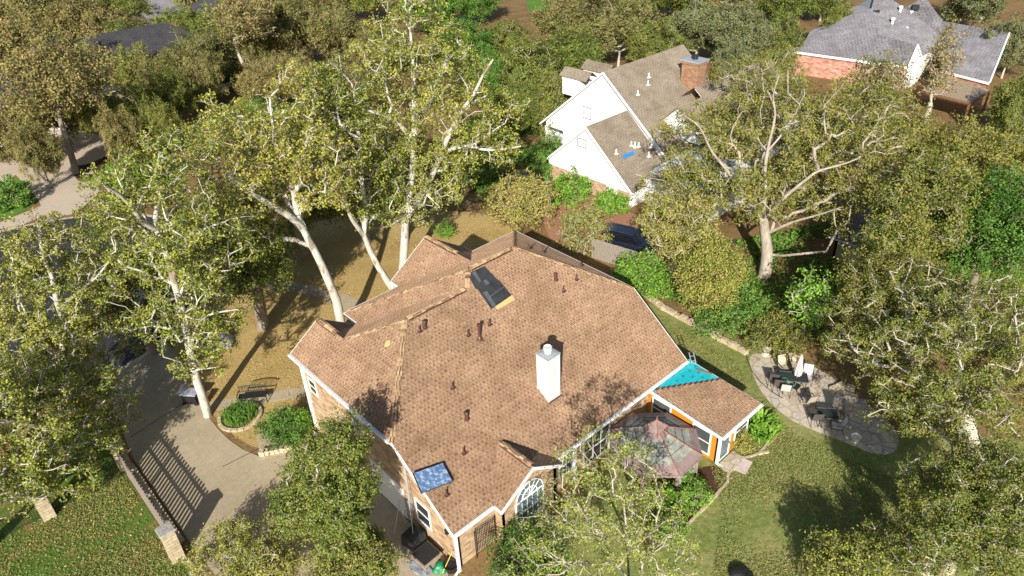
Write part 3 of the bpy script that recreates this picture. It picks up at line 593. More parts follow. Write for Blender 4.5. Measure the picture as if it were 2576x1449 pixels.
shrub('bright ground cover bush right of the far leaning trunk', 600, 190, 40, 18, 1, 78, L_BRI, 0.3, 70, 36, 0.4)
shrub('low green bush on the small island lawn by the neighbour driveway', 330, 430, 60, 26, 1.0, 79, L_BRI, 0.24, 90, 36, 0.4)
shrub('green hedge along the white house wall beside its garage corner', 1540, 510, 40, 26, 1.0, 80, L_BRI, 0.2, 70)

# --- the wood behind: a few grown trees, copied tree by tree
def proto(leaf, bark, seed, r=5.0, h=10.0, ncl=230, per=110, size=0.3, sig=0.72, name='oak_tree'):
    rng = random.Random(seed); E = [((0, 0, h*0.58), (r*0.8, r*0.8, h*0.34))]
    for k in range(5):
        a = k*1.26+rng.random(); E.append(((r*0.55*math.cos(a), r*0.55*math.sin(a), h*(0.38+0.36*rng.random())), (r*0.5, r*0.5, h*0.22)))
    return make_tree(name, 'oak', 'tree', (0, 0, 0), E, leaf, bark, size, ncl, per, sig, seed, rmax=0.22, gap=0.6, r_tip=0.026, trunk_h=h*0.3)
P_OB = [proto(L_OAKB, B_PALE, 201), proto(L_OAKB, B_OAK, 202)]
P_OA = [proto(L_OAK, B_OAK, 203), proto(L_OAK, B_PALE, 204)]
P_GR = [proto(L_GRN, B_OAK, 205)]
P_GY = [proto(L_GRY, B_PALE, 206)]
ORD = ['first', 'second', 'third', 'fourth', 'fifth', 'sixth', 'seventh', 'eighth', 'ninth', 'tenth', 'eleventh', 'twelfth', 'thirteenth', 'fourteenth', 'fifteenth', 'sixteenth', 'seventeenth', 'eighteenth', 'nineteenth', 'twentieth', 'twenty first', 'twenty second', 'twenty third']
used = set(); WR = random.Random(5)
def wood(kind, px, py, rpx, label, z=6.2):
    plist, = (kind,); p = plist[WR.randrange(len(plist))]
    c = G(px, py, z); s = rpx*1.12*mpp(c)/5.2
    if id(p) in used: o = copy_tree(p)
    else: used.add(id(p)); o = p
    o.location = (c[0], c[1], 0); o.rotation_euler = (0, 0, WR.random()*6.28); k = max(0.75, min(1.25, s))
    o.scale = (s, s, k*(0.9+0.2*WR.random()))
    tag(o, label, 'tree', 'trees of the wood behind the houses')
TOP = [  # (kind, x, y, radius) rows of crowns from the far edge of the picture down
 ('top edge row', [(P_OB, 40, -20, 75), (P_OB, 190, -30, 80), (P_OA, 310, 20, 60), (P_OB, 520, -10, 80), (P_OB, 660, -20, 80), (P_OB, 800, -20, 75), (P_OA, 930, -25, 70), (P_GR, 1080, -5, 70), (P_GR, 1190, -30, 60), (P_OB, 1460, -40, 70), (P_OB, 1580, -25, 75), (P_OA, 1700, -25, 75), (P_OB, 1830, -35, 75), (P_OA, 1960, -20, 70), (P_OA, 2080, -45, 60), (P_GY, 2470, -20, 80), (P_OA, 2120, 30, 40)]),
 ('second far row', [(P_OB, 60, 60, 95), (P_OB, 215, 60, 85), (P_OB, 330, 60, 62), (P_OA, 440, 45, 60), (P_OA, 560, 60, 70), (P_OB, 690, 75, 85), (P_OB, 830, 60, 75), (P_OB, 940, 90, 70), (P_GR, 1160, 75, 70), (P_OA, 1270, 60, 60), (P_OB, 1440, 55, 85), (P_OB, 1560, 60, 85), (P_OA, 1660, 75, 70), (P_GY, 1760, 45, 75), (P_GY, 1870, 60, 75), (P_OA, 1975, 55, 55), (P_GY, 2560, 70, 60), (P_OA, 2600, 210, 70), (P_OA, 2560, 320, 60)]),
 ('third far row', [(P_OB, 40, 170, 110), (P_OB, 200, 160, 90), (P_OB, 480, 130, 75), (P_OB, 650, 160, 60), (P_OA, 1330, 150, 90), (P_OA, 1430, 130, 80), (P_OA, 1390, 210, 62), (P_OA, 1300, 225, 50), (P_OB, 560, 100, 60), (P_OB, 740, 150, 60), (P_GR, 1220, 150, 50), (P_GY, 1850, 130, 55), (P_OA, 1940, 150, 50), (P_OA, 1900, 190, 40), (P_OA, 1800, 200, 36)]),
 ('lowest far row', [(P_OB, 290, 300, 44), (P_OA, 400, 270, 40), (P_OB, 70, 330, 50), (P_OB, 20, 285, 80), (P_OA, 340, 150, 66), (P_OB, 250, 120, 66), (P_OB, 430, 90, 60), (P_OA, 420, 200, 46), (P_OB, 500, 160, 50), (P_OA, 300, 80, 60), (P_OB, 130, 235, 80), (P_OA, 240, 240, 60), (P_OA, 330, 250, 45), (P_OB, 400, 150, 60)])]
KN = {id(P_OB): 'browning oak', id(P_OA): 'olive oak', id(P_GR): 'deep green tree', id(P_GY): 'grey green oak'}
for row, items in TOP:
    for i, (k, x, y, r) in enumerate(sorted(items, key=lambda t: t[1])):
        wood(k, x, y, r, '%s %s in the %s of trees, %s from left' % ('tall' if r > 72 else 'smaller', KN[id(k)], row, ORD[i]))
# trunks seen under the far crowns
for i, (x0, y0, x1, y1, r) in enumerate(((190, 435, 150, 300, 0.34), (285, 385, 262, 340, 0.16), (625, 215, 590, 110, 0.28), (575, 205, 560, 120, 0.25))):
    b = G(x0, y0); pass
NT = G(193, 436)
oak('tall oak with a bare dark trunk rising from the mulch beside the neighbour driveway', 130, 190, 120, 80, 10.5, 90, leaf=L_OAKB, bark=B_OAK, size=0.34, ncl=260, per=40, sig=0.8, base=NT,
    hero=[([NT] + sp(NT, [(178, 385), (165, 340), (152, 305), (145, 260)]), 0.36, 0.22)])
LT = G(628, 214)
oak('oak with a pale leaning bare trunk rising from bright ground cover', 620, 40, 70, 45, 10, 91, leaf=L_OAKB, bark=B_PALE, size=0.36, ncl=150, per=40, sig=0.8, base=LT,
    hero=[([LT] + sp(LT, [(615, 170), (600, 135), (590, 100)]), 0.34, 0.2)])
#END_TREES
# ------------------------------------------------------------------ the tan roofed house
m_ = 0.6745
def uvplane(pts):
    """roof uv in metres: u level, v up the slope"""
    p = [Vector(tuple(map(float, q))) for q in pts]; n = Vector((0, 0, 0))
    for i in range(len(p)):
        a, b = p[i], p[(i+1) % len(p)]; n += Vector(((a.y-b.y)*(a.z+b.z), (a.z-b.z)*(a.x+b.x), (a.x-b.x)*(a.y+b.y)))
    n.normalize()
    if n.z < 0: p.reverse(); n = -n
    h = Vector((n.x, n.y, 0))
    h = h.normalized() if h.length > 1e-4 else Vector((0, -1, 0))
    u = Vector((-h.y, h.x, 0)); v = n.cross(u)
    return [tuple(q) for q in p], [(q.dot(u), q.dot(v)) for q in p]
def roof(mb, pts, th=0.1):
    P, uv = uvplane(pts); mb.poly(P, 0, uv)
    mb.poly([(p[0], p[1], p[2]-th) for p in P][::-1], 1)
def fascia(mb, a, b, h=0.2, t=0.05, lift=-0.01, mi=0):
    a = Vector(a); b = Vector(b); d = (b-a); n = Vector((d.y, -d.x, 0)).normalized()*t
    lo = Vector((0, 0, -h)); up = Vector((0, 0, lift))
    A = [a+up, b+up, b+up+n, a+up+n]; Bm = [p+lo for p in A]
    mb.poly(A, mi); mb.poly(Bm[::-1], mi); mb.poly([A[3], A[2], Bm[2], Bm[3]], mi); mb.poly([A[1], A[0], Bm[0], Bm[1]], mi); mb.poly([A[0], A[3], Bm[3], Bm[0]], mi); mb.poly([A[2], A[1], Bm[1], Bm[2]], mi)
def wallq(mb, a, b, z0, za, zb=None, mi=0, t=0.18):
    """upright wall from a to b (thick inwards, to the left of a->b)"""
    a = Vector((a[0], a[1], 0)); b = Vector((b[0], b[1], 0)); L = (b-a).length; d = (b-a).normalized(); n = Vector((-d.y, d.x, 0))*t
    zb = za if zb is None else zb
    f = [a+Vector((0, 0, z0)), b+Vector((0, 0, z0)), b+Vector((0, 0, zb)), a+Vector((0, 0, za))]
    mb.poly(f, mi, [(0, z0), (L, z0), (L, zb), (0, za)]); g = [p+n for p in f]
    mb.poly(g[::-1], mi, [(0, za), (L, zb), (L, z0), (0, z0)])
    mb.poly([f[3], f[2], g[2], g[3]], mi); mb.poly([f[0], f[3], g[3], g[0]], mi, [(0, z0), (0, za), (t, za), (t, z0)]); mb.poly([f[2], f[1], g[1], g[2]], mi, [(0, zb), (0, z0), (t, z0), (t, zb)])
def window(name, parent, axis, pos, a0, a1, z0, z1, out, glass=GLASS, fw=0.09, mid=True, frame=WHITE, arch=False, bars=0):
    """window on a wall plane axis 'x' or 'y' at pos, facing out (+1/-1)"""
    def P(a, d, z): return (pos+out*d, a, z) if axis == 'x' else (a, pos+out*d, z)
    f = MB()
    def bar(p0, p1, q0, q1, d=0.05):
        c = [(p0, q0), (p1, q0), (p1, q1), (p0, q1)]
        F = [P(a, d, z) for a, z in c]; Bk = [P(a, 0.0, z) for a, z in c]
        if (out > 0) != (axis == 'x'): pass
        f.poly(F); 
        for i in range(4): f.poly([F[i], Bk[i], Bk[(i+1) % 4], F[(i+1) % 4]])
    bar(a0-fw, a0, z0-fw, z1+fw); bar(a1, a1+fw, z0-fw, z1+fw); bar(a0, a1, z1, z1+fw); bar(a0, a1, z0-fw, z0)
    if mid: bar(a0, a1, (z0+z1)/2-fw*0.3, (z0+z1)/2+fw*0.3, 0.046)
    for k in range(bars): x = a0+(a1-a0)*(k+1)/(bars+1); bar(x-0.012, x+0.012, z0, z1, 0.04)
    o = f.build(name, frame, parent)
    g = MB(); g.poly([P(a0, 0.02, z0), P(a1, 0.02, z0), P(a1, 0.02, z1), P(a0, 0.02, z1)]); g.build('pane', glass, o)
    return o

H = thing('brick_house', 'large tan brick house with brown shingled roof, white chimney and a black roof patch', 'house', (0, 0, 0))
gA = (12.1, 18.65, 2.9); gB = (29.8, 18.65, 2.9); gC = (30.1, 23.1, 5.9); gD = (24.8, 27.85, 9.105); gE = (21.3, 27.85, 9.105); gR2 = (20.52, 27.07, 8.58); gK = (16.3, 27.07, 8.58); gL = (12.1, 22.87, 5.75)
v1, gt, v2 = (14.56, 18.65, 2.9), (16.68, 20.66, 4.256), (18.8, 18.65, 2.9)
P0 = (14.1, 29.9, 7.1); W0f = (14.1, 32.6, 7.1); V2 = (16.35, 32.44, 5.77); Q = (16.35, 33.95, 5.77)
W1n = (23.4, 30.24, 7.8); W1f = (23.4, 34.8, 7.8); NE = (30.4, 33.95, 5.77)
rm = MB()
for pl in ([gA, v1, gt, v2, gB, gC, gD, gE, gR2, gK, gL],
           [v1, (14.56, 18.1, 2.9), (16.68, 18.1, 4.256), gt], [gt, (16.68, 18.1, 4.256), (18.8, 18.1, 2.9), v2],
           [gL, gK, P0, W0f, (12.1, 32.6, 5.75)], [P0, (16.1, 32.48, 5.75), (16.1, 32.6, 5.75), W0f],
           [gK, gR2, V2, (16.1, 32.48, 5.75), P0], [gE, Q, V2, gR2],
           [gE, gD, NE, (26.41, 33.95, 5.77), W1n, (20.39, 33.95, 5.77), Q],
           [W1n, (20.39, 33.95, 5.77), (20.39, 34.8, 5.77), W1f], [W1n, W1f, (26.41, 34.8, 5.77), (26.41, 33.95, 5.77)],
           [gD, gC, NE]): roof(rm, pl)
RF = rm.build('roof', [SH_TAN, WHITE], H)
me = RF.data; bm = bmesh.new(); bm.from_mesh(me); bmesh.ops.triangulate(bm, faces=[f for f in bm.faces if len(f.verts) > 4]); bm.to_mesh(me); bm.free()
# ridge and hip caps, ridge vents
def caps(mb, a, b, wdt=0.3, lift=0.025, vent=0.0):
    a, b = Vector(a), Vector(b); d = b-a; L = d.length; d.normalize(); s = d.cross(Vector((0, 0, 1))).normalized(); up = s.cross(d).normalized()
    n = max(1, int(L/0.26)); r = random.Random(int(L*1000))
    for k in range(n):
        p, q = a+d*(L*k/n), a+d*(L*(k+1)/n+0.04); z1 = lift+vent; z2 = lift+vent+0.02; h = wdt/2; sl = h*0.42
        U = [p+up*z2, q+up*z1]
        e = [[p+s*h+up*(z2-sl), q+s*h+up*(z1-sl)], [p-s*h+up*(z2-sl), q-s*h+up*(z1-sl)]]
        uo = r.random()*50; uv = [(uo, uo), (uo+.1, uo), (uo+.1, uo+.1), (uo, uo+.1)]
        mb.poly([e[0][0], e[0][1], U[1], U[0]], 0, uv); mb.poly([U[0], U[1], e[1][1], e[1][0]], 0, uv)
        if vent:
            for sg in (0, 1):
                x = e[sg]; mb.poly([x[0], x[1], x[1]-up*vent*1.6, x[0]-up*vent*1.6], 1, uv)
cm = MB()
for ab in (((gD, gC), (gD, NE)), ((gE, Q), (gE, gR2)), ((gK, gL), (gK, P0))):
    cm = MB()
    for a, b in ab: caps(cm, a, b)
    cm.build('ridge_cap', [CAP, VENT], RF)
for a, b in (((24.5, 27.85, 9.105), (21.45, 27.85, 9.105)), ((20.3, 27.07, 8.58), (16.5, 27.07, 8.58)), ((14.1, 32.5, 7.1), (14.1, 30.6, 7.1)), ((23.4, 34.7, 7.8), (23.4, 31.6, 7.8)), ((16.68, 18.2, 4.256), (16.68, 20.3, 4.256))):
    vm = MB(); caps(vm, a, b, 0.34, 0.03, 0.06); vm.build('ridge_vent', [CAP, VENT], RF)
fm = MB()
for a, b in ((v2, gB), (gA, v1), (v1, (14.56, 18.1, 2.9)), ((14.56, 18.1, 2.9), (16.68, 18.1, 4.256)), ((16.68, 18.1, 4.256), (18.8, 18.1, 2.9)), ((18.8, 18.1, 2.9), v2), (gL, gA), ((12.1, 32.6, 5.75), gL), (gB, gC), (gC, NE), (W0f, (12.1, 32.6, 5.75)), ((16.1, 32.6, 5.75), W0f), (Q, V2), (NE, (26.41, 33.95, 5.77)), ((20.39, 33.95, 5.77), Q), ((26.41, 33.95, 5.77), (26.41, 34.8, 5.77)), ((20.39, 34.8, 5.77), (20.39, 33.95, 5.77)), ((26.41, 34.8, 5.77), W1f), (W1f, (20.39, 34.8, 5.77))):
    fascia(fm, a, b)
fm.build('fascia', WHITE, RF)
for a, b in ((gA, (14.5, 18.65, 2.9)), ((18.85, 18.65, 2.9), gB), ((12.1, 32.6, 5.75), (12.1, 23.0, 5.75))):
    gm = MB(); a, b = Vector(a), Vector(b); d = (b-a).normalized(); n = Vector((d.y, -d.x, 0))
    o = n*0.11 + Vector((0, 0, -0.06)); gm.tube([a+o, b+o], 0.075, 8); gm.build('gutter', WHITE, RF)
wm = MB()
for a, b, za, zb in (((12.4, 18.95), (29.5, 18.95), 2.95, 2.95), ((29.5, 18.95), (29.7, 23.4), 2.95, 5.85), ((29.7, 23.4), (30.0, 33.6), 5.65, 5.65), ((30.0, 33.6), (16.6, 33.6), 5.65, 5.65), ((16.6, 33.6), (16.0, 32.3), 5.6, 5.6), ((12.4, 22.87), (12.4, 18.95), 5.75, 3.05), ((12.4, 32.3), (12.4, 22.87), 5.75, 5.75)):
    wallq(wm, a, b, 0, za, zb)
wm.poly([(16.0, 32.3, 0), (12.4, 32.3, 0), (12.4, 32.3, 5.7), (14.1, 32.3, 6.95), (16.0, 32.3, 5.7)], 0, [(0, 0), (3.6, 0), (3.6, 5.7), (1.9, 6.95), (0, 5.7)])
wm.poly([(14.8, 18.4, 0), (18.5, 18.4, 0), (18.5, 18.4, 2.95), (16.68, 18.4, 4.1), (14.8, 18.4, 2.95)], 0, [(0, 0), (3.7, 0), (3.7, 2.95), (1.88, 4.1), (0, 2.95)])
wallq(wm, (14.8, 18.94), (14.8, 18.4), 0, 2.9); wallq(wm, (18.5, 18.4), (18.5, 18.94), 0, 2.9)
wm.poly([(20.6, 34.3, 0), (20.6, 34.3, 5.8), (23.4, 34.3, 7.65), (26.2, 34.3, 5.8), (26.2, 34.3, 0)], 0, [(0, 0), (0, 5.8), (2.8, 7.65), (5.6, 5.8), (5.6, 0)])
wallq(wm, (20.6, 34.3), (20.6, 33.6), 0, 5.7); wallq(wm, (26.2, 33.6), (26.2, 34.3), 0, 5.7)
wm.build('wall', BRICK, H)
window('window', H, 'x', 12.4, 30.95, 31.65, 3.55, 4.4, -1)
window('window', H, 'x', 12.4, 26.2, 27.0, 3.7, 4.7, -1)
window('window', H, 'x', 12.4, 21.0, 22.0, 1.0, 2.3, -1)
gd = window('garage_door', H, 'x', 12.4, 23.2, 25.9, 0.06, 2.15, -1, glass=SIDING, mid=False)
aw = window('arched_window', H, 'y', 18.4, 15.75, 17.5, 0.5, 2.1, -1, glass=GLASSB, bars=4)
am = MB(); n_ = 14; cx_, cz_ = 16.625, 2.19
am.poly([(cx_+0.875*math.cos(math.pi*k/n_), 18.375, cz_+0.875*math.sin(math.pi*k/n_)) for k in range(n_+1)], 1)
for rr in (0.9, 0.5):
    am.tube([(cx_+rr*math.cos(math.pi*k/n_), 18.36, cz_+rr*math.sin(math.pi*k/n_)) for k in range(n_+1)], 0.035, 6)
for k in (3, 5, 7, 9, 11): am.tube([(cx_, 18.36, cz_), (cx_+0.9*math.cos(math.pi*k/n_), 18.36, cz_+0.9*math.sin(math.pi*k/n_))], 0.018, 5)
am.build('arch_light', [WHITE, GLASSB], aw)
window('window', H, 'y', 18.95, 19.3, 20.3, 0.9, 2.2, -1, bars=1)
window('window', H, 'y', 18.95, 21.2, 23.2, 0.3, 2.2, -1, bars=2)
dm = MB()
for x, y, z in ((12.33, 32.15, 5.5), (12.28, 18.78, 2.75), (20.4, 18.86, 2.75)):
    d2 = MB(); d2.box((x, y, z/2), (0.14, 0.12, z)); d2.tube([(x, y, 0.15), (x-0.35, y-0.1, 0.06)], 0.06, 6); d2.build('downspout', WHITE, H)
lm_ = MB(); lm_.box((12.3, 19.45, 2.25), (0.16, 0.14, 0.3)); lm_.lathe((12.27, 19.45, 2.4), [(0, .1), (.06, .02)], 8); lm_.build('wall_lamp', IRON, H)
cd = MB(); cd.tube([(12.34, 22.5, 5.2), (12.34, 22.5, 0.4)], 0.05, 6); cd.tube([(12.3, 22.3, 5.0), (12.0, 22.0, 2.6), (11.7, 21.6, 0.3)], 0.02, 5); cd.box((12.3, 22.5, 1.5), (0.2, 0.35, 0.5)); cd.build('conduit', CAPM, H)
# chimney
ch = MB(); x0, x1, y0, y1 = 20.38, 21.18, 20.72, 21.5
for a, b, in (((x0, y0), (x1, y0)), ((x1, y0), (x1, y1)), ((x1, y1), (x0, y1)), ((x0, y1), (x0, y0))): 
    L = math.hypot(b[0]-a[0], b[1]-a[1]); ch.poly([(a[0], a[1], 4.0), (b[0], b[1], 4.0), (b[0], b[1], 7.08), (a[0], a[1], 7.08)], 0)
for x, y in ((x0, y0), (x1, y0), (x0, y1), (x1, y1)): ch.box((x, y, 5.6), (0.07, 0.07, 2.96))
CH = ch.build('chimney', CHIMW, H)
cc = MB(); cc.box(((x0+x1)/2, (y0+y1)/2, 7.11), (0.92, 0.9, 0.06)); cc.box(((x0+x1)/2, (y0+y1)/2, 7.16), (0.84, 0.82, 0.04), top=0.6); cc.build('chimney_cap', CAPM, CH)
fl = MB(); fl.lathe(((x0+x1)/2, (y0+y1)/2+0.02, 7.16), [(0, 0.19), (0.16, 0.19), (0.17, 0.23), (0.36, 0.23), (0.38, 0.2), (0.33, 0.17)], 18); fl.build('flue', plain('pale_flue', (0.66, 0.66, 0.62), 0.5), CH)
fs = MB(); fs.box((20.78, 20.66, 4.31), (0.95, 0.06, 0.05)); fs.build('flashing', VENT, CH)
# roof vents on the front slope
def zf(x, y): return 2.9+m_*(y-18.65)
def zr(x, y): return 9.105-0.605*(x-24.8)
def vent(x, y, kind, h, z=None):
    z = zf(x, y) if z is None else z; v = MB(); k = 0.62; h *= 0.8
    v.box((x, y, z+0.02), (0.4*k, 0.4*k, 0.03))
    if kind == 'pipe': v.lathe((x, y, z), [(-0.05, 0.17*k), (0.12, 0.10*k), (0.18, 0.055*k), (h, 0.055*k), (h, 0.02)], 10)
    elif kind == 'stack': v.lathe((x, y, z), [(-0.05, 0.18), (0.14, 0.1), (0.2, 0.065), (h-0.15, 0.065), (h-0.14, 0.1), (h, 0.1), (h+0.02, 0.04)], 12)
    else: 
        v.lathe((x, y, z), [(-0.05, 0.14), (0.12, 0.09), (0.18, 0.09)], 12)
        v.tube([(x, y, z+0.16), (x+0.02, y+0.03, z+0.27), (x+0.06, y+0.08, z+0.34)], [0.09, 0.11, 0.12], 10, cap=False)
        v.tube([(x+0.055, y+0.075, z+0.335), (x+0.07, y+0.09, z+0.345)], 0.11, 10, 1)
    v.build('roof_vent', [VENT, DARK], RF, smooth=False)
for x, y, k, h in ((25.75, 25.4, 'cowl', 0), (26.98, 24.9, 'pipe', 0.45), (25.67, 24.7, 'pipe', 0.45), (19.25, 24.7, 'stack', 1.25), (18.83, 25.1, 'pipe', 0.45), (20.28, 25.05, 'pipe', 0.45), (16.63, 26.3, 'pipe', 0.45), (17.0, 26.35, 'cowl', 0), (16.32, 23.45, 'pipe', 0.45), (15.97, 22.05, 'cowl', 0), (14.8, 20.95, 'pipe', 0.45), (12.9, 20.0, 'pipe', 0.45)): vent(x, y, k, h)
for x, y, h in ((26.3, 28.2, 0.4), (27.3, 28.0, 0.6), (28.9, 26.3, 0.35)): vent(x, y, 'pipe', h, zr(x, y))
# unfinished patch
def onroof(P, lift):
    return [(x, y, zf(x, y)+lift) for x, y in P]
pm = MB()
def rpt(x, y):
    d = ray(x, y); t = (2.9-m_*18.65-CAM_H)/(d[2]-m_*d[1]); return (d[0]*t, d[1]*t)
pTL, pTR, pBR, pBL = rpt(1175, 690), rpt(1219, 670), rpt(1287, 744), rpt(1236, 779)
def lp(a, b, t): return (a[0]*(1-t)+b[0]*t, a[1]*(1-t)+b[1]*t)
P_ = [pTL, pTR, lp(pTR, pBR, .5), (lp(pTR, pBR, .5)[0]+.08, lp(pTR, pBR, .5)[1]), pBR, pBL, lp(pTL, pBL, .42), (lp(pTL, pBL, .42)[0]-.09, lp(pTL, pBL, .42)[1])]
pm.poly(onroof(P_[::-1], 0.03), 0)
pm.poly(onroof([(21.1, 25.67), (21.36, 25.68), (21.42, 26.5), (21.15, 26.5)], 0.045), 1)
pm.poly(onroof([(21.34, 27.0), (21.5, 27.02), (21.62, 27.6), (21.36, 27.6)], 0.04), 1); pm.poly(onroof([(21.62, 26.75), (21.86, 26.75), (21.86, 27.0), (21.62, 27.0)], 0.042), 1)
pm.poly(onroof([(21.4, 26.16), (22.5, 26.26), (22.5, 26.3), (21.4, 26.2)], 0.042), 1)
pt_ = pm.build('underlayment_patch', [BLACKF, FELT2], RF); pt_['label'] = 'black felt patch where shingles are missing'
om = MB(); om.poly(onroof([(pBL[0]+.3, pBL[1]-.16), (pBR[0]+.02, pBR[1]-.26), (pBR[0]+.04, pBR[1]+.02), (pBL[0]+.3, pBL[1]+.05)], 0.024)); om.build('bare_decking', OSB, RF)
ym = MB(); c_ = (15.05, 27.0)
ym.poly([(c_[0]+r_*math.cos(a_), c_[1]+r_*math.sin(a_), 5.75+m_*(c_[0]+r_*math.cos(a_)-12.1)+0.025) for a_, r_ in ((0.2, .17), (1.1, .2), (2.0, .16), (2.9, .2), (3.8, .17), (4.7, .19), (5.6, .16))]); ym.build('bare_decking', OSB, RF)

# solar panel on the left edge of the roof
TL, TR, BR_, BL = [Vector(tuple(p)) for p in ((12.02, 21.24, 4.98), (13.56, 20.98, 4.72), (13.45, 20.16, 4.16), (11.83, 20.42, 4.42))]
sp_ = thing('solar_panel', 'blue glass solar panel on the lower left edge of the tan roof', 'solar panel', tuple((TL+TR+BR_+BL)/4))
O_ = (TL+TR+BR_+BL)/4
def panelmat():
    m, n, b = newmat('solar_cells_painted_glare'); uv = coords(n, 'UV')
    br = n.nodes.new('ShaderNodeTexBrick'); n.links.new(uv, br.inputs['Vector']); br.offset = 0; br.inputs['Scale'].default_value = 1; br.inputs['Brick Width'].default_value = 0.5; br.inputs['Row Height'].default_value = 0.06
    br.inputs['Mortar Size'].default_value = 0.006; br.inputs['Color1'].default_value = (0.035, 0.10, 0.24, 1); br.inputs['Color2'].default_value = (0.05, 0.13, 0.28, 1); br.inputs['Mortar'].default_value = (0.10, 0.16, 0.26, 1)
    f = noise(n, uv, 4.5, 5, 0.65); col = mix(n, br.outputs['Color'], (0.55, 0.62, 0.72), ramp(n, [(0.48, (0.04, 0.04, 0.04)), (0.68, (0.85, 0.85, 0.85))], f))  # whitish sun glare on the glass, painted into the cell colour as noise blotches
    n.links.new(col, b.inputs['Base Color']); b.inputs['Roughness'].default_value = 0.3; return m
pb = MB(); up_ = (TR-TL).cross(BL-TL).normalized()*-1
if up_.z < 0: up_ = -up_
q_ = [p-O_ for p in (BL, BR_, TR, TL)]; uvs = [(0, 0), (1.6, 0), (1.6, 1), (0, 1)]
pb.poly([p*0.96+up_*0.012 for p in q_], 0, uvs); pb.build('panel_glass', panelmat(), sp_)
fb = MB(); lo_ = [p-up_*0.05 for p in q_]; 
for i in range(4):
    j = (i+1) % 4; fb.poly([q_[i]+up_*.02, q_[j]+up_*.02, q_[j]*0.96+up_*.02, q_[i]*0.96+up_*.02]); fb.poly([lo_[i], lo_[j], q_[j]+up_*.02, q_[i]+up_*.02])
fb.poly([p for p in lo_[::-1]]); fb.build('frame', IRON, sp_)
for u_, v_ in ((0.25, 0.2), (0.95, 0.2), (0.95, 0.8), (0.3, 0.8)):
    p = TL*(1-u_)*(v_)+TR*u_*v_+BL*(1-u_)*(1-v_)+BR_*u_*(1-v_); z_ = zf(p.x, p.y)
    l_ = MB(); l_.box((p.x-O_.x, p.y-O_.y, (p.z+z_)/2-O_.z-0.02), (0.05, 0.05, max(0.1, p.z-z_))); l_.build('leg', IRON, sp_)

# ladder at the right eave corner
ld = thing('ladder', 'short pale ladder leaning against the right eave corner of the tan roof', 'ladder', (29.95, 18.4, 0))
lb = MB()
for s in (-0.2, 0.2): 
    l1 = MB(); l1.tube([(0.45+s*0.5, -0.75-s*0.4, 0), (0.05+s*0.5, 0.15-s*0.4, 3.45)], 0.035, 6); l1.build('rail', METAL, ld)
for k in range(10):
    t = (k+0.7)/10.5; a = Vector((0.45, -0.75, 0)).lerp(Vector((0.05, 0.15, 3.45)), t); lb.tube([a+Vector((-0.1, 0.08, 0)), a+Vector((0.1, -0.08, 0))], 0.02, 5)
lb.build('rungs', METAL, ld)

# ------------------------------------------------------------------ sunroom with the half finished roof
SR = thing('sunroom', 'orange walled sunroom with white windows, half shingled roof showing turquoise membrane', 'sunroom', (26.65, 14.15, 0))
ox, oy = 26.65, 14.15
sw = MB(); W_ = 3.1
def sl(y): return 2.33+0.085*(y-(-0.25))   # roof height above sunroom local y
wallq(sw, (0, 4.78), (0, 0), 0.0, sl(4.78)-0.12, sl(0)-0.12); wallq(sw, (0, 0), (W_, 0), 0.0, sl(0)-0.14); wallq(sw, (W_, 0), (W_, 4.78), 0, sl(0)-0.12, sl(4.78)-0.12)
sw.build('wall', ORANGE, SR)
def membrane():
    m, n, b = newmat('turquoise_membrane'); uv = coords(n, 'UV')
    br = n.nodes.new('ShaderNodeTexBrick'); n.links.new(uv, br.inputs['Vector']); br.inputs['Scale'].default_value = 1; br.inputs['Brick Width'].default_value = 6; br.inputs['Row Height'].default_value = 0.9; br.inputs['Mortar Size'].default_value = 0.012
    br.inputs['Color1'].default_value = (0.005, 0.42, 0.47, 1); br.inputs['Color2'].default_value = (0.008, 0.40, 0.45, 1); br.inputs['Mortar'].default_value = (0.05, 0.55, 0.6, 1)
    f = noise(n, uv, 2.2, 5, 0.6); col = mix(n, br.outputs['Color'], (0.10, 0.52, 0.55), ramp(n, [(0.5, (0, 0, 0)), (0.75, (0.7, 0.7, 0.7))], f))
    n.links.new(col, b.inputs['Base Color']); b.inputs['Roughness'].default_value = 0.55; return m
sr = MB(); x0, x1, ya, yb = -0.28, 3.45, -0.28, 4.6
def rp(x, y, dz=0): return (x, y, sl(y)+dz)
P, uv = uvplane([rp(x0, ya), rp(x1, ya), rp(x1, yb), rp(x0, yb)]); sr.poly(P, 1, uv); sr.poly([(p[0], p[1], p[2]-0.1) for p in P][::-1], 2)
# shingled lower part with stepped upper courses, climbing to the right
steps = []; n_s = 12
for k in range(n_s):
    xa = x0+0.25+(x1-x0-0.25)*k/n_s; xb = x0+0.25+(x1-x0-0.25)*(k+1)/n_s; yk = 4.3-2.0*(k+.5)/n_s
    steps += [(xa, yk), (xb, yk)]
poly_ = [(x0, ya), (x1, ya)] + steps[::-1] + [(x0, 4.33)]
P, uv = uvplane([rp(x, y, 0.02) for x, y in poly_]); sr.poly(P, 0, uv)
SRR = sr.build('roof', [SH_TAN, membrane(), WHITE], SR)
me = SRR.data; bm = bmesh.new(); bm.from_mesh(me); bmesh.ops.triangulate(bm, faces=[f for f in bm.faces if len(f.verts) > 4]); bm.to_mesh(me); bm.free()
dk = MB()
for k in range(n_s):
    xa, yk = steps[2*k]; xb = steps[2*k+1][0]; dk.poly([rp(xa, yk, 0.03), rp(xb, yk, 0.03), rp(xb, yk+0.1, 0.014), rp(xa, yk+0.16, 0.014)])
    if k % 1 == 0: dk.poly([rp(xa, yk, 0.03), rp(xa, yk+0.16, 0.016), rp(xa-0.05, yk+0.14, 0.016), rp(xa-0.03, yk, 0.03)])
dk.build('shingle_edge', VENT, SRR)
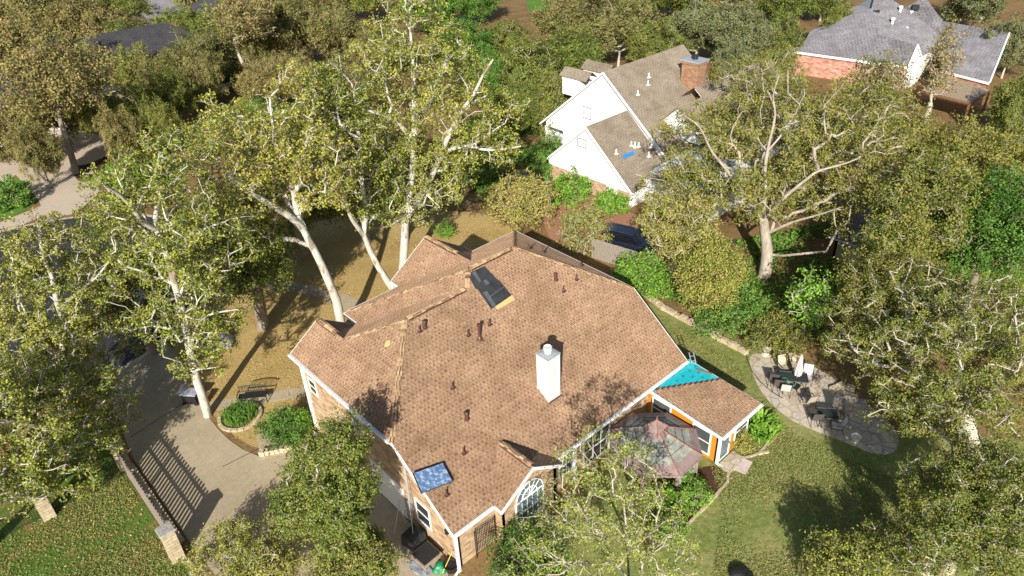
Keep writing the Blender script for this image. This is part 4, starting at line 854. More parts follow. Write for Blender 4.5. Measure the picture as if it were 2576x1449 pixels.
# printed marks on the membrane
pk = MB(); rr = random.Random(3)
for yy, off in ((4.32, 0.1), (3.88, 0.5), (3.45, 0.2), (3.05, 0.6), (2.7, 0.3)):
    for k in range(6):
        x = x0+0.5+off+k*0.62
        if x > x1-0.2: continue
        yl = 4.3-2.0*((x-x0-0.25)/(x1-x0-0.25))+0.2
        if yy < yl: continue
        c, s = math.cos(0.1), math.sin(0.1)
        def bx(a, b, w2, h2): 
            pk.poly([rp(x+a, yy+b, 0.006), rp(x+a+w2, yy+b, 0.006), rp(x+a+w2, yy+b+h2, 0.006), rp(x+a, yy+b+h2, 0.006)])
        if k % 2: 
            bx(0, 0, .2, .018); bx(0, .13, .2, .018); bx(0, .018, .018, .112); bx(.182, .018, .018, .112); bx(.06, .05, .08, .04)
        else:
            bx(0, 0, .05, .16); bx(.05, .14, .1, .02); bx(.13, .06, .03, .08); bx(.05, .06, .08, .02); bx(.06, .0, .12, .03)
pko = pk.build('membrane_print', plain('print_ink', (0.02, 0.10, 0.14), 0.6), SRR)
wd = MB(); wd.tube([rp(3.02, 3.75, 0.05), rp(3.42, 2.9, 0.05)], 0.05, 4); wd.build('loose_batten', WOODB, SRR)
sf = MB(); fascia(sf, rp(x0, ya), rp(x1, ya), 0.14); fascia(sf, rp(x0, yb), rp(x0, ya), 0.17); fascia(sf, rp(x1, ya), rp(x1, yb), 0.14); sf.build('fascia', WHITE, SRR)
gt_ = MB(); gt_.tube([rp(x0, ya-0.1, -0.07), rp(x1+0.02, ya-0.1, -0.07)], 0.06, 7); gt_.build('gutter', WHITE, SRR)
window('window', SR, 'x', 0.0, 3.25, 4.4, 0.75, 2.05, -1, glass=SCREEN)
window('window', SR, 'x', 0.0, 0.58, 1.62, 0.35, 1.85, -1, glass=SCREEN)
window('window', SR, 'y', 0.0, 1.6, 2.75, 0.5, 1.8, -1, glass=SCREEN)
dr = window('door', SR, 'y', 0.0, 0.18, 0.98, 0.12, 1.92, -1, glass=GLASSB, fw=0.11, mid=False)
hb = MB(); hb.box((0.93, -0.09, 1.0), (0.04, 0.06, 0.16)); hb.build('handle', METAL, dr)
ds = MB(); ds.tube([(-0.08, -0.1, 2.15), (-0.08, -0.1, 0.15), (-0.05, -0.45, 0.07)], 0.055, 7); ds.build('downspout', WHITE, SR)
ct = MB(); ct.box((-0.04, -0.03, 1.05), (0.11, 0.11, 2.06)); ct.build('corner_trim', WHITE, SR)
stp = MB(); stp.box((0.6, -0.55, 0.06), (1.5, 0.8, 0.12)); so = stp.build('door_step', FLAG, SR)
slb = MB(); slb.box((0, 0, 0.05), (1.05, 0.85, 0.1)); so = slb.build('stone_slab', plain('pink_slab', (0.60, 0.48, 0.44), 0.8), None); so.location = (27.45, 13.1, 0); so.rotation_euler.z = 0.2; tag(so, 'pale pinkish stone slab on the grass in front of the sunroom door', 'slab')

# ------------------------------------------------------------------ gazebo
GZ = thing('gazebo', 'eight sided mauve metal roofed gazebo tucked between the brick house and the orange sunroom', 'gazebo', (23.9, 16.35, 0))
def rust():
    m, n, b = newmat('rusty_mauve_metal'); c = coords(n); f = noise(n, c, 2.5, 6, 0.7); g = noise(n, c, 22, 3, 0.7)
    col = mix(n, ramp(n, [(0.35, (0.215, 0.145, 0.135)), (0.65, (0.33, 0.24, 0.22))], f), (0.13, 0.06, 0.05), ramp(n, [(0.6, (0, 0, 0)), (0.68, (1, 1, 1))], g))
    n.links.new(col, b.inputs['Base Color']); b.inputs['Roughness'].default_value = 0.7; return m
RUST = rust(); VERD = plain('verdigris_panel', (0.30, 0.305, 0.255), 0.9, var=0.35, scale=2.5); ORR = plain('orange_rust', (0.30, 0.13, 0.075), 0.85, var=0.3, scale=5); CURT = plain('grey_curtain', (0.30, 0.29, 0.25), 0.85, var=0.15, scale=2)
R8, ZE, ZA = 2.5, 1.98, 3.15
def oc(r, k, z): a = math.radians(22.5+45*k); return Vector((r*math.cos(a), r*math.sin(a), z))
def zz(r): return ZE+(ZA-ZE)*(1-r/R8)
gr = MB()
for k in range(8):
    for r0, r1, mi in ((R8, R8*0.80, 0), (R8*0.80, R8*0.28, 1), (R8*0.28, 0.02, 0)):
        gr.poly([oc(r0, k, zz(r0)), oc(r0, k+1, zz(r0)), oc(r1, k+1, zz(r1)), oc(r1, k, zz(r1))], mi)
    a, b = oc(R8, k, ZE), oc(R8, k+1, ZE); fascia(gr, a, b, 0.14, 0.03)
    m0, m1 = (oc(R8, k, 0)+oc(R8, k+1, 0))/2, 0
    for f in (0.62, 0.45):
        p, q = oc(R8*f, k, zz(R8*f)+0.012), oc(R8*f, k+1, zz(R8*f)+0.012); gr.tube([p, q], 0.012, 4, 2)
GR = gr.build('roof', [RUST, VERD, DARK], GZ)
for k in range(8):
    rb = MB(); rb.tube([oc(R8, k, ZE+0.03), oc(0.25, k, zz(0.25)+0.03)], 0.035, 5); rb.build('rib', ORR if k in (5, 6, 7, 1) else RUST, GR)
cu = MB(); 
for k in range(4):
    a = math.radians(45+90*k); b = math.radians(135+90*k); r0, r1 = 0.62, 0.05; z0, z1 = ZA+0.02, ZA+0.42
    A, B_ = Vector((r0*math.cos(a), r0*math.sin(a), z0)), Vector((r0*math.cos(b), r0*math.sin(b), z0))
    cu.poly([A, B_, B_*r1/r0*Vector((1, 1, 0)).length*0 + Vector((0.05*math.cos(b), 0.05*math.sin(b), z1)), Vector((0.05*math.cos(a), 0.05*math.sin(a), z1))], 0)
    cu.tube([A, A*0.1+Vector((0, 0, z1*0.9))], 0.03, 4, 1)
    cu.tube([A-Vector((0, 0, 0.28)), A], 0.03, 4, 1)
cu.tube([(0, 0, ZA+0.4), (0, 0, ZA+0.7)], [0.05, 0.02], 6, 1)
cu.build('cupola', [RUST, ORR], GR)
for k in range(8):
    p_ = oc(2.3, k, 0); pb2 = MB(); pb2.box((p_.x, p_.y, ZE/2), (0.13, 0.13, ZE), math.radians(22.5+45*k)); pb2.build('post', RUST, GZ)
for k in (5, 6, 7):
    a, b = oc(2.25, k, 0), oc(2.25, k+1, 0); cb = MB(); N = 22; d = b-a; nn = Vector((d.y, -d.x, 0)).normalized()
    prev = None
    for i in range(N+1):
        t = 0.04+0.92*i/N; p_ = a+d*t+nn*(0.05*math.sin(i*1.9)); 
        if prev is not None: cb.poly([prev+Vector((0, 0, 0.15)), p_+Vector((0, 0, 0.15)), p_+Vector((0, 0, 1.85)), prev+Vector((0, 0, 1.85))]); 
        prev = p_
    if k != 6: cb.build('curtain', CURT, GZ)
    else:
        cb = MB(); c2 = (a+b)/2; an = math.atan2(d.y, d.x); cb.box((c2.x*0.9, c2.y*0.9, 0.45), (1.5, 0.5, 0.06), an); cb.box((c2.x*0.99, c2.y*0.99, 0.7), (1.5, 0.06, 0.45), an); cb.build('bench_seat', WOODG, GZ)

# ------------------------------------------------------------------ iron grille at the front wall
ig = thing('trellis', 'dark iron grid trellis standing against the brick wall by the porch corner', 'trellis', (13.35, 18.75, 0.25))
tb = MB()
for k in range(13): tb.tube([(k*0.104, 0, 0), (k*0.104, 0, 1.72)], 0.012 if k not in (0, 12) else 0.028, 5)
for z in (0, 0.35, 0.7, 1.05, 1.4, 1.6, 1.72): tb.tube([(0, 0, z), (1.25, 0, z)], 0.013, 5)
tb.tube([(0, 0, 1.72), (0, 0, -0.25)], 0.028, 5); tb.tube([(1.25, 0, 1.72), (1.25, 0, -0.25)], 0.028, 5)
tb.build('grid', IRON, ig)

# ------------------------------------------------------------------ gate fence and pillars
def pillar(loc, label, h=2.05, rz=0.0, w=0.62):
    t = thing('stone_pillar', label, 'pillar', loc, rz, 'limestone pillars of the side fence'); b = MB(); b.box((0, 0, h/2), (w, w, h)); b.build('shaft', STONE, t)
    c = MB(); c.box((0, 0, h+0.06), (w+0.14, w+0.14, 0.12), top=0.9); c.build('cap', plain('grey_cap_stone', (0.36, 0.34, 0.30), 0.9, var=0.3, scale=6), t)
pillar((2.78, 29.25, 0), 'tall limestone pillar at the near end of the wooden picket fence')
pillar((3.05, 37.6, 0), 'limestone pillar where the wooden fence meets the iron fence')
pillar((-1.15, 36.8, 0), 'short limestone pillar in the iron fence, under the overhanging sycamore', 1.75)
pf = thing('picket_fence', 'grey wooden picket fence with gaps between two limestone pillars beside the driveway', 'fence', (2.9, 29.6, 0))
pkm = MB(); rnd = random.Random(8); L_ = 7.6
for k in range(26):
    y = 0.12+k*0.293; h = 1.92+0.05*rnd.random(); pkm.box((0, y, h/2+0.06), (0.03, 0.165, h), rnd.uniform(-.03, .03))
pkm.build('picket', WOODG, pf)
for z in (0.4, 1.15, 1.75):
    rl = MB(); rl.box((0.05, L_/2, z), (0.06, L_, 0.11)); rl.build('rail', WOODG, pf)
for k in range(4):
    po = MB(); po.box((0.14, 0.2+k*2.4, 1.0), (0.11, 0.11, 2.0)); po.build('post', WOODG, pf)
fi = thing('iron_fence', 'thin black iron fence running left from the driveway pillar', 'fence', (-12, 36.9, 0))
im = MB()
for k in range(115):
    x = 0.05+k*0.13
    im.tube([(x, 0, 0.05), (x, 0, 1.25)], 0.011, 4)
im.build('bars', IRON, fi)
for z in (0.2, 1.15):
    r_ = MB(); r_.tube([(0, 0, z), (14.9, 0, z)], 0.018, 4); r_.build('rail', IRON, fi)
st2 = thing('stone_wall', 'low mortared stone edging strip along the foot of the picket fence', 'wall', (3.3, 30.0, 0)); swb = MB()
for k in range(12): swb.box((0, k*0.62+0.3, 0.09), (0.28, 0.58, 0.18+0.04*math.sin(k*2)), 0.05*math.sin(k*3))
swb.build('stones', STONE, st2)
# second low wall at the brick walls garden
bw = thing('garden_wall', 'low curved pale block wall round the shrubs at the house front, by the driveway', 'wall', (9.9, 31.6, 0)); bb = MB()
for k in range(7):
    p0 = G(662+k*12, 1145-k*2.2)-np.array([9.9, 31.6, 0]); bb.box((p0[0], p0[1], 0.17), (0.34, 0.3, 0.34), -0.9+0.05*k)
bb.build('blocks', STONE, bw)

# ------------------------------------------------------------------ park bench, round bed
def bench():
    a, b = G(613, 1013), G(640, 1021); c = G(630, 1014); t = thing('garden_bench', 'black cast iron garden bench beside the narrow concrete path', 'bench', (10.95, 37.55, 0), math.radians(-38))
    L = 1.75
    s = MB()
    for k in range(5): s.box((0, -0.2+k*0.1, 0.45), (L, 0.07, 0.03))
    s.build('seat', IRON, t); bk = MB()
    bk.tube([(-L/2, 0.28, 0.95), (-L/4, 0.29, 1.02), (0, 0.29, 1.05), (L/4, 0.29, 1.02), (L/2, 0.28, 0.95)], 0.035, 6); bk.tube([(-L/2, 0.25, 0.6), (L/2, 0.25, 0.6)], 0.03, 6)
    for k in range(15): x = -L/2+0.06+k*(L-0.12)/14; bk.tube([(x, 0.25, 0.6), (x+0.04*math.sin(k*2), 0.27, 0.8), (x, 0.28, 0.98)], 0.017, 5)
    bk.build('backrest', IRON, t)
    for x in (-L/2, L/2):
        am_ = MB(); am_.tube([(x, 0.26, 0.68), (x, 0.0, 0.7), (x, -0.28, 0.66), (x, -0.3, 0.45)], 0.03, 6); am_.build('armrest', IRON, t)
        for y, y2 in ((-0.25, -0.3), (0.22, 0.32)):
            lg = MB(); lg.tube([(x, y, 0.46), (x, y2, 0)], 0.032, 6); lg.build('leg', IRON, t)
bench()
fc = G(605, 1050); bed = thing('planter_bed', 'round stone rimmed flower bed full of dark green strappy leaves beside the bench', 'flower bed', (fc[0], fc[1], 0))
rim = MB()
for k in range(22):
    a = 2*math.pi*k/22; rim.box((1.22*math.cos(a), 1.22*math.sin(a), 0.08), (0.2, 0.33, 0.16+0.03*math.sin(k*5)), a)
rim.build('stone_rim', STONE, bed)
def blades(name, parent, c, n, r, h, wd, mat, seed, spread=0.6):
    rg = random.Random(seed); b = MB(); vals = []
    for k in range(n):
        a = rg.random()*6.283; q = r*math.sqrt(rg.random()); x, y = c[0]+q*math.cos(a), c[1]+q*math.sin(a); a2 = rg.random()*6.283
        L = h*(0.7+0.5*rg.random()); dx, dy = math.cos(a2), math.sin(a2); px, py = -dy*wd/2, dx*wd/2
        s0, s1, s2 = 0.0, spread*0.45*L, spread*L
        p = [(x, y, c[2]), (x+dx*s1, y+dy*s1, c[2]+L*0.75), (x+dx*s2, y+dy*s2, c[2]+L*0.72)]
        b.poly([(p[0][0]-px*.6, p[0][1]-py*.6, p[0][2]), (p[0][0]+px*.6, p[0][1]+py*.6, p[0][2]), (p[1][0]+px, p[1][1]+py, p[1][2]), (p[1][0]-px, p[1][1]-py, p[1][2])])
        b.poly([(p[1][0]-px, p[1][1]-py, p[1][2]), (p[1][0]+px, p[1][1]+py, p[1][2]), (p[2][0], p[2][1], p[2][2])]); v = rg.random(); vals += [v, v]
    o = b.build(name, mat, parent); at = o.data.attributes.new('rnd', 'FLOAT', 'FACE'); at.data.foreach_set('value', vals); return o
blades('strappy_leaves', bed, (0, 0, 0.05), 420, 1.02, 0.62, 0.06, L_GRN, 2)
ag = G(1908, 1092); agp = thing('strappy_plant', 'clump of broad glossy strap leaves at the right corner of the sunroom', 'plant', (ag[0], ag[1], 0))
blades('strappy_leaves', agp, (0, 0, 0.02), 170, 0.85, 0.95, 0.13, L_BRI, 4, 0.9)
bn = G(1672, 1290); bnp = thing('banana_plant', 'bright green broad leaved plant by the gazebo front corner post', 'plant', (bn[0], bn[1], 0))
blades('broad_leaves', bnp, (0, 0, 0.05), 12, 0.35, 1.6, 0.42, L_BRI, 6, 0.5)

# ------------------------------------------------------------------ objects of the front garden
def urn(loc, label, h=0.75, r=0.3, mat=None, plant=False, name='urn', cat='urn'):
    t = thing(name, label, cat, tuple(loc)); b = MB(); b.lathe((0, 0, 0), [(0, r*0.7), (h*0.08, r*0.7), (h*0.14, r*0.32), (h*0.3, r*0.3), (h*0.45, r*0.7), (h*0.85, r), (h, r*1.12), (h, r*0.92), (h*0.86, r*0.85)], 16); b.build('bowl', mat or plain('pale_cast_stone', (0.60, 0.56, 0.47), 0.85), t, smooth=False)
    return t
urn(G(1926, 893), 'pale stone urn on the bank at the head of the patio', 0.95, 0.4)
urn(G(2150, 1112), 'round white flower pot at the lower end of the patio', 0.45, 0.26, plain('white_pot', (0.72, 0.68, 0.60), 0.7), name='flower_pot', cat='pot')
urn(G(693, 724), 'dark wide birdbath bowl beside the front walk', 0.8, 0.5, plain('dark_stone', (0.10, 0.09, 0.09), 0.8), name='birdbath', cat='birdbath')
urn(G(718, 692), 'dark grey statue like urn in the shade above the front walk', 1.1, 0.28, plain('grey_stone', (0.22, 0.22, 0.23), 0.8))
def boulder(p, r, label, seed, mat=None, sq=0.6):
    me = bpy.data.meshes.new('boulder'); bm = bmesh.new(); bmesh.ops.create_icosphere(bm, subdivisions=3, radius=r); rg = random.Random(seed); a, b_, c = rg.random()*6, rg.random()*6, rg.random()*6
    for v in bm.verts: v.co *= 1+0.16*math.sin(v.co.x*5/r*0.6+a)+0.13*math.sin(v.co.y*4.3/r+b_)+0.1*math.sin(v.co.z*5/r+c); v.co.z *= sq
    bm.to_mesh(me); bm.free(); me.materials.append(mat or GREYR); o = bpy.data.objects.new('boulder', me); COL.objects.link(o); o.location = (p[0], p[1], r*sq*0.4); tag(o, label, 'boulder'); return o
GREYR = plain('grey_rock', (0.42, 0.40, 0.38), 0.9, var=0.3, scale=3)
boulder(G(565, 862), 0.75, 'pale grey boulder on the tan lawn beside the dark trunked oak', 4)
ctp = G(486, 1012); ct_ = thing('utility_cart', 'grey topped cart with brown boxes, half hidden behind the mottled driveway trunk', 'cart', (ctp[0], ctp[1], 0), 0.7)
b = MB(); b.box((0, 0, 0.85), (0.75, 1.1, 0.05), 0, top=1.0); b.box((0.1, 0.5, 1.0), (0.7, 0.05, 0.35)); b.build('top', plain('silver_sheet', (0.45, 0.48, 0.54), 0.35, var=0.4, scale=3), ct_)
b = MB(); b.box((0, 0.0, 0.45), (0.6, 0.9, 0.7)); b.build('body', IRON, ct_)
b = MB(); b.box((0.25, -0.85, 0.25), (0.5, 0.5, 0.5)); b.build('box', WOODB, ct_)
b = MB()
for y in (-0.4, 0.4): b.tube([(-0.35, y, 0.14), (0.35, y, 0.14)], 0.13, 10)
b.build('wheel', IRON, ct_)
bl = G(1927, 1047); lt = thing('lantern', 'small black garden lantern on the grass between sunroom and patio', 'lantern', (bl[0], bl[1], 0)); b = MB(); b.box((0, 0, 0.16), (0.26, 0.26, 0.32)); b.build('body', IRON, lt); b = MB(); b.box((0, 0, 0.38), (0.34, 0.34, 0.12), top=0.3); b.build('lid', IRON, lt)
b = MB(); b.box((0, 0, 0.03), (0.3, 0.18, 0.06)); o = b.build('paver', plain('red_clay', (0.42, 0.14, 0.09), 0.85)); rdp = G(1945, 1108); o.location = (rdp[0], rdp[1], 0.02); o.rotation_euler.z = 0.5; tag(o, 'single red paver lying in the back lawn near the lantern', 'paver')

# ------------------------------------------------------------------ patio furniture
SLING = plain('tan_sling', (0.47, 0.40, 0.31), 0.8, var=0.12); SLINGW = plain('pale_sling', (0.60, 0.56, 0.52), 0.8, var=0.12); SLINGD = plain('dark_sling', (0.10, 0.085, 0.075), 0.8); FRM = plain('dark_frame', (0.035, 0.04, 0.04), 0.45)
def crop3(x, y): return ((2700+x*0.5128)/1.4907, (1280+y*0.5128)/1.4907)
def chair(px, py, rz, label, sling=SLING):
    g = G(*crop3(px, py)); t = thing('patio_chair', label, 'chair', (g[0], g[1], 0.03), rz, 'sling chairs round the patio tables')
    s = MB(); s.poly([(-.27, -.28, .44), (.27, -.28, .44), (.27, .22, .39), (-.27, .22, .39)]); s.poly([(-.27, -.28, .43), (-.27, .22, .38), (.27, .22, .38), (.27, -.28, .43)]); s.build('seat', sling, t)
    s = MB(); q = [(-.27, .22, .40), (.27, .22, .40), (.27, .45, 1.05), (-.27, .45, 1.05)]; s.poly(q); s.poly([(p[0], p[1]+.02, p[2]) for p in q[::-1]]); s.build('backrest', sling, t)
    for x in (-.3, .3):
        f = MB(); f.tube([(x, -.34, 0), (x, -.3, .43), (x, .22, .40), (x, .47, 1.08)], .02, 6); f.build('side_frame', FRM, t)
        f = MB(); f.tube([(x, .22, .4), (x, .42, 0)], .02, 6); f.build('leg', FRM, t)
        f = MB(); f.tube([(x, -.32, .3), (x*1.05, -.32, .64), (x*1.05, .3, .66)], .022, 6); f.build('armrest', FRM, t)
    f = MB(); f.tube([(-.3, .47, 1.08), (.3, .47, 1.08)], .02, 6); f.tube([(-.3, -.3, .43), (.3, -.3, .43)], .02, 6); f.build('cross_bar', FRM, t)
    return t
ta = math.atan2(-0.6, 0.8)
chair(462, 228, 0.9+math.pi*0 - 1.4, 'tan backed chair at the far head of the umbrella table')
chair(385, 310, 2.1, 'dark framed chair at the upper left side of the umbrella table', SLINGD)
chair(420, 352, 2.1, 'dark framed chair at the middle left side of the umbrella table', SLINGD)
chair(470, 385, 2.1, 'pale chair at the lower left side of the umbrella table', SLINGW)
chair(630, 300, -1.1, 'white slung chair right of the closed umbrella', SLINGW)
chair(640, 470, 2.6, 'tan chair standing alone between the two patio tables')
chair(690, 600, 2.3, 'dark chair at the left side of the small table by the leaf litter', SLINGD)
chair(850, 560, -1.0, 'dark round backed chair in the shade right of the small table', SLINGD)
chair(845, 660, -2.6, 'white seated chair at the near end of the small table', SLINGW)
def ptable(px, py, L, W, rz, label):
    L *= .8; W *= .8; g = G(*crop3(px, py)); t = thing('patio_table', label, 'table', (g[0], g[1], 0.03), rz, None)
    b = MB(); b.box((0, 0, 0.72), (L, W, 0.025)); b.build('tabletop', plain('dark_glass_top', (0.035, 0.045, 0.045), 0.25), t)
    b = MB()
    for s in (-1, 1): b.tube([(-L/2, s*W/2, 0.735), (L/2, s*W/2, 0.735)], 0.025, 6); b.tube([(s*L/2, -W/2, 0.735), (s*L/2, W/2, 0.735)], 0.025, 6)
    b.build('rim', FRM, t)
    for sx in (-1, 1):
        for sy in (-1, 1): l = MB(); l.tube([(sx*L*.42, sy*W*.38, 0.72), (sx*L*.46, sy*W*.45, 0)], 0.025, 6); l.build('leg', FRM, t)
    return t
ptable(525, 330, 2.0, 1.15, -0.95, 'long dark patio table under the closed umbrella'); ptable(770, 600, 1.3, 1.1, -0.9, 'smaller dark patio table at the lower end of the patio')
for px, py, lab in ((470, 255, 'coil of green garden hose at the far end of the umbrella table'), (518, 290, 'coil of green garden hose beside the umbrella pole')):
    g = G(*crop3(px, py+30), 0.78); b = MB()
    for q in range(3): b.tube([(0.24*math.cos(a)*(1-q*.12), 0.2*math.sin(a)*(1-q*.12), 0.03*q+.01) for a in np.linspace(0, 6.283, 18)], 0.018, 5)
    o = b.build('hose_coil', plain('green_hose', (0.05, 0.22, 0.17), 0.4)); o.location = g; tag(o, lab, 'hose')
ug = G(*crop3(548, 335)); um = thing('patio_umbrella', 'closed pale pink umbrella standing through the patio table', 'umbrella', (ug[0], ug[1], 0.03))
b = MB(); b.tube([(0, 0, 0), (0, 0, 2.55)], 0.022, 7); b.build('pole', METAL, um)
b = MB(); n_ = 16; prof = [(0.95, 0.17), (1.25, 0.2), (1.6, 0.16), (2.0, 0.11), (2.3, 0.075), (2.5, 0.03)]
st = len(b.v)
for h, r in prof:
    for k in range(n_): a = 6.283*k/n_; rr_ = r*(1+0.28*(k % 2)); b.v.append((rr_*math.cos(a), rr_*math.sin(a), h))
for i in range(len(prof)-1):
    for k in range(n_): k2 = (k+1) % n_; b.f.append([i*n_+k, i*n_+k2, (i+1)*n_+k2, (i+1)*n_+k]); b.mi.append(0); b.uv.append([(0, 0)]*4)
b.build('canopy', plain('pink_canvas', (0.62, 0.50, 0.48), 0.85, var=0.15, scale=4), um)
b = MB(); b.box((0, 0, 0.06), (0.5, 0.5, 0.12)); b.build('base', IRON, um)
hz = MB(); P = [G(*crop3(x, y), 0.05) for x, y in ((190, 60), (198, 130), (230, 210), (290, 290), (380, 370), (460, 415))]; hz.tube(P, 0.022, 6); tag(hz.build('garden_hose', FRM), 'dark garden hose snaking across the flagstone patio', 'hose')
dm_ = G(1868, 1456); boulder(dm_, 0.5, 'round black domed cover on the lawn at the very bottom edge', 40, IRON, 0.7); COL.objects[-1].name = 'domed_cover'
# stone edging walls
def rubble(pts, label, name='stone_wall', h=0.3, w=0.35, cat='wall', seed=1):
    rg = random.Random(seed); P = [G(*p) for p in pts]; o = P[0]; t = thing(name, label, cat, tuple(o)); b = MB()
    for i in range(len(P)-1):
        a, c = P[i], P[i+1]; L = np.linalg.norm(c-a); an = math.atan2(c[1]-a[1], c[0]-a[0]); x = 0
        while x < L:
            l = 0.35+0.45*rg.random(); p = a+(c-a)*((x+l/2)/L)-o; hh = h*(0.75+0.5*rg.random()); b.box((p[0], p[1], hh/2), (l*0.96, w*(0.8+0.4*rg.random()), hh), an+rg.uniform(-.1, .1), top=0.92); x += l
    b.build('stones', STONE, t); return t
rubble(((1625, 745), (1665, 776), (1720, 806), (1790, 845), (1835, 868), (1876, 891)), 'long pale stone edging wall between the lawn and the leafy bank', h=0.32, seed=2)
rubble(((1722, 805), (1760, 830), (1800, 846)), 'short upper row of pale stones on the leafy bank', h=0.25, seed=3)
rubble(((1940, 895), (1975, 897), (2000, 905)), 'few pale stones right of the urn at the patio head', h=0.25, seed=4)
rubble(((1850, 1160), (1905, 1145), (1945, 1105), (1935, 1075)), 'thin stone border round the strappy plant bed', h=0.1, w=0.15, seed=5)
rubble(((1833, 1180), (1830, 1215), (1775, 1275), (1720, 1330)), 'thin stone border curving along the green bed right of the gazebo', h=0.1, w=0.15, seed=6)
rubble(((2090, 985), (2110, 975), (2150, 985)), 'scattered pale rocks behind the patio tables', h=0.3, seed=7)
for i, (x, y) in enumerate(((2170, 1010), (2190, 1125), (2225, 1140))): boulder(G(x, y), 0.17, ('pale rock behind the small patio table', 'grey white rock right of the white flower pot', 'grey rock at the lower tip of the patio')[i], 20+i)

# ------------------------------------------------------------------ odds and ends in the shade at the front wall
def crop4(x, y): return ((1400+x*0.3787)/1.4907, (1850+y*0.3787)/1.4907)
WB = plain('pale_board', (0.34, 0.27, 0.19), 0.8)
g = G(*crop4(520, 600), 0.5); t = thing('work_table', 'square black topped table with a pale wooden frame in the shade by the house corner', 'table', (g[0], g[1], 0), 0.05)
b = MB(); b.box((0, 0, 0.52), (0.95, 0.95, 0.12)); b.build('top', IRON, t); b = MB()
for s in (-1, 1): b.box((s*0.52, 0, 0.45), (0.08, 1.12, 0.1)); b.box((0, s*0.52, 0.45), (0.96, 0.08, 0.1))
b.build('frame', WB, t)
for sx in (-1, 1):
    for sy in (-1, 1): b = MB(); b.box((sx*.45, sy*.45, 0.2), (.07, .07, .4)); b.build('leg', WB, t)
g = G(*crop4(400, 440), 0.4); b = MB(); b.box((0, 0, 0.35), (0.9, 0.9, 0.7), 0, top=0.94); o = b.build('storage_box', BLACKF, None, bevel=0.03); o.location = (g[0], g[1], 0); o.rotation_euler.z = 0.15; tag(o, 'dark lidded storage box between the frame and the square table', 'storage box')
g = G(*crop4(465, 740), 0.1); t = thing('oval_board', 'grey mottled oval board lying on the ground by the square table', 'board', (g[0], g[1], 0), 0.3); b = MB(); b.lathe((0, 0, 0.05), [(0, 0.44), (0.05, 0.45), (0.06, 0.4)], 22); o = b.build('panel', plain('mottled_grey', (0.32, 0.33, 0.36), 0.5, var=0.5, scale=6), t); o.scale = (0.75, 1.5, 1)
g = G(*crop4(650, 730), 0.2); boulder(g, 0.34, 'bright green crumpled tarp bundle by the yellow pole', 31, plain('green_tarp', (0.01, 0.20, 0.08), 0.45), 0.7); COL.objects[-1].name = 'tarp_bundle'
a, c = G(*crop4(680, 800), 0.05), G(*crop4(785, 570), 1.1); b = MB(); b.tube([(0, 0, 0), tuple(c-a)], 0.022, 6); o = b.build('pole', plain('yellow_plastic', (0.62, 0.50, 0.05), 0.5)); o.location = a; tag(o, 'yellow pole leaning by the downspout at the house corner', 'pole')
a, c = G(*crop4(205, 410), 0.05), G(*crop4(265, 60), 2.0); b = MB(); b.tube([(0, 0, 0), tuple(c-a)], 0.02, 6); o = b.build('pole', METAL); o.location = a; tag(o, 'thin white pole leaning in the shade beside the brick side wall', 'pole')
g = G(*crop4(400, 280), 0.4); t = thing('wire_rack', 'grey metal rack frame leaning in the shade by the side wall', 'rack', (g[0], g[1], 0), 0.2); b = MB()
for x in (-.35, .35): b.tube([(x, 0, 0), (x, 0.4, 1.3)], .025, 6)
for k in range(5): b.tube([(-.35, .08*k, .26*k+.1), (.35, .08*k, .26*k+.1)], .02, 5)
b.build('frame', METAL, t)
g = G(*crop4(770, 730), 0.2); t = thing('barrel_pot', 'dark round tub at the foot of the corner downspout', 'tub', (g[0], g[1], 0)); b = MB(); b.lathe((0, 0, 0), [(0, .26), (.4, .36), (.42, .38), (.42, .33), (.3, .3)], 14); b.build('tub', IRON, t)

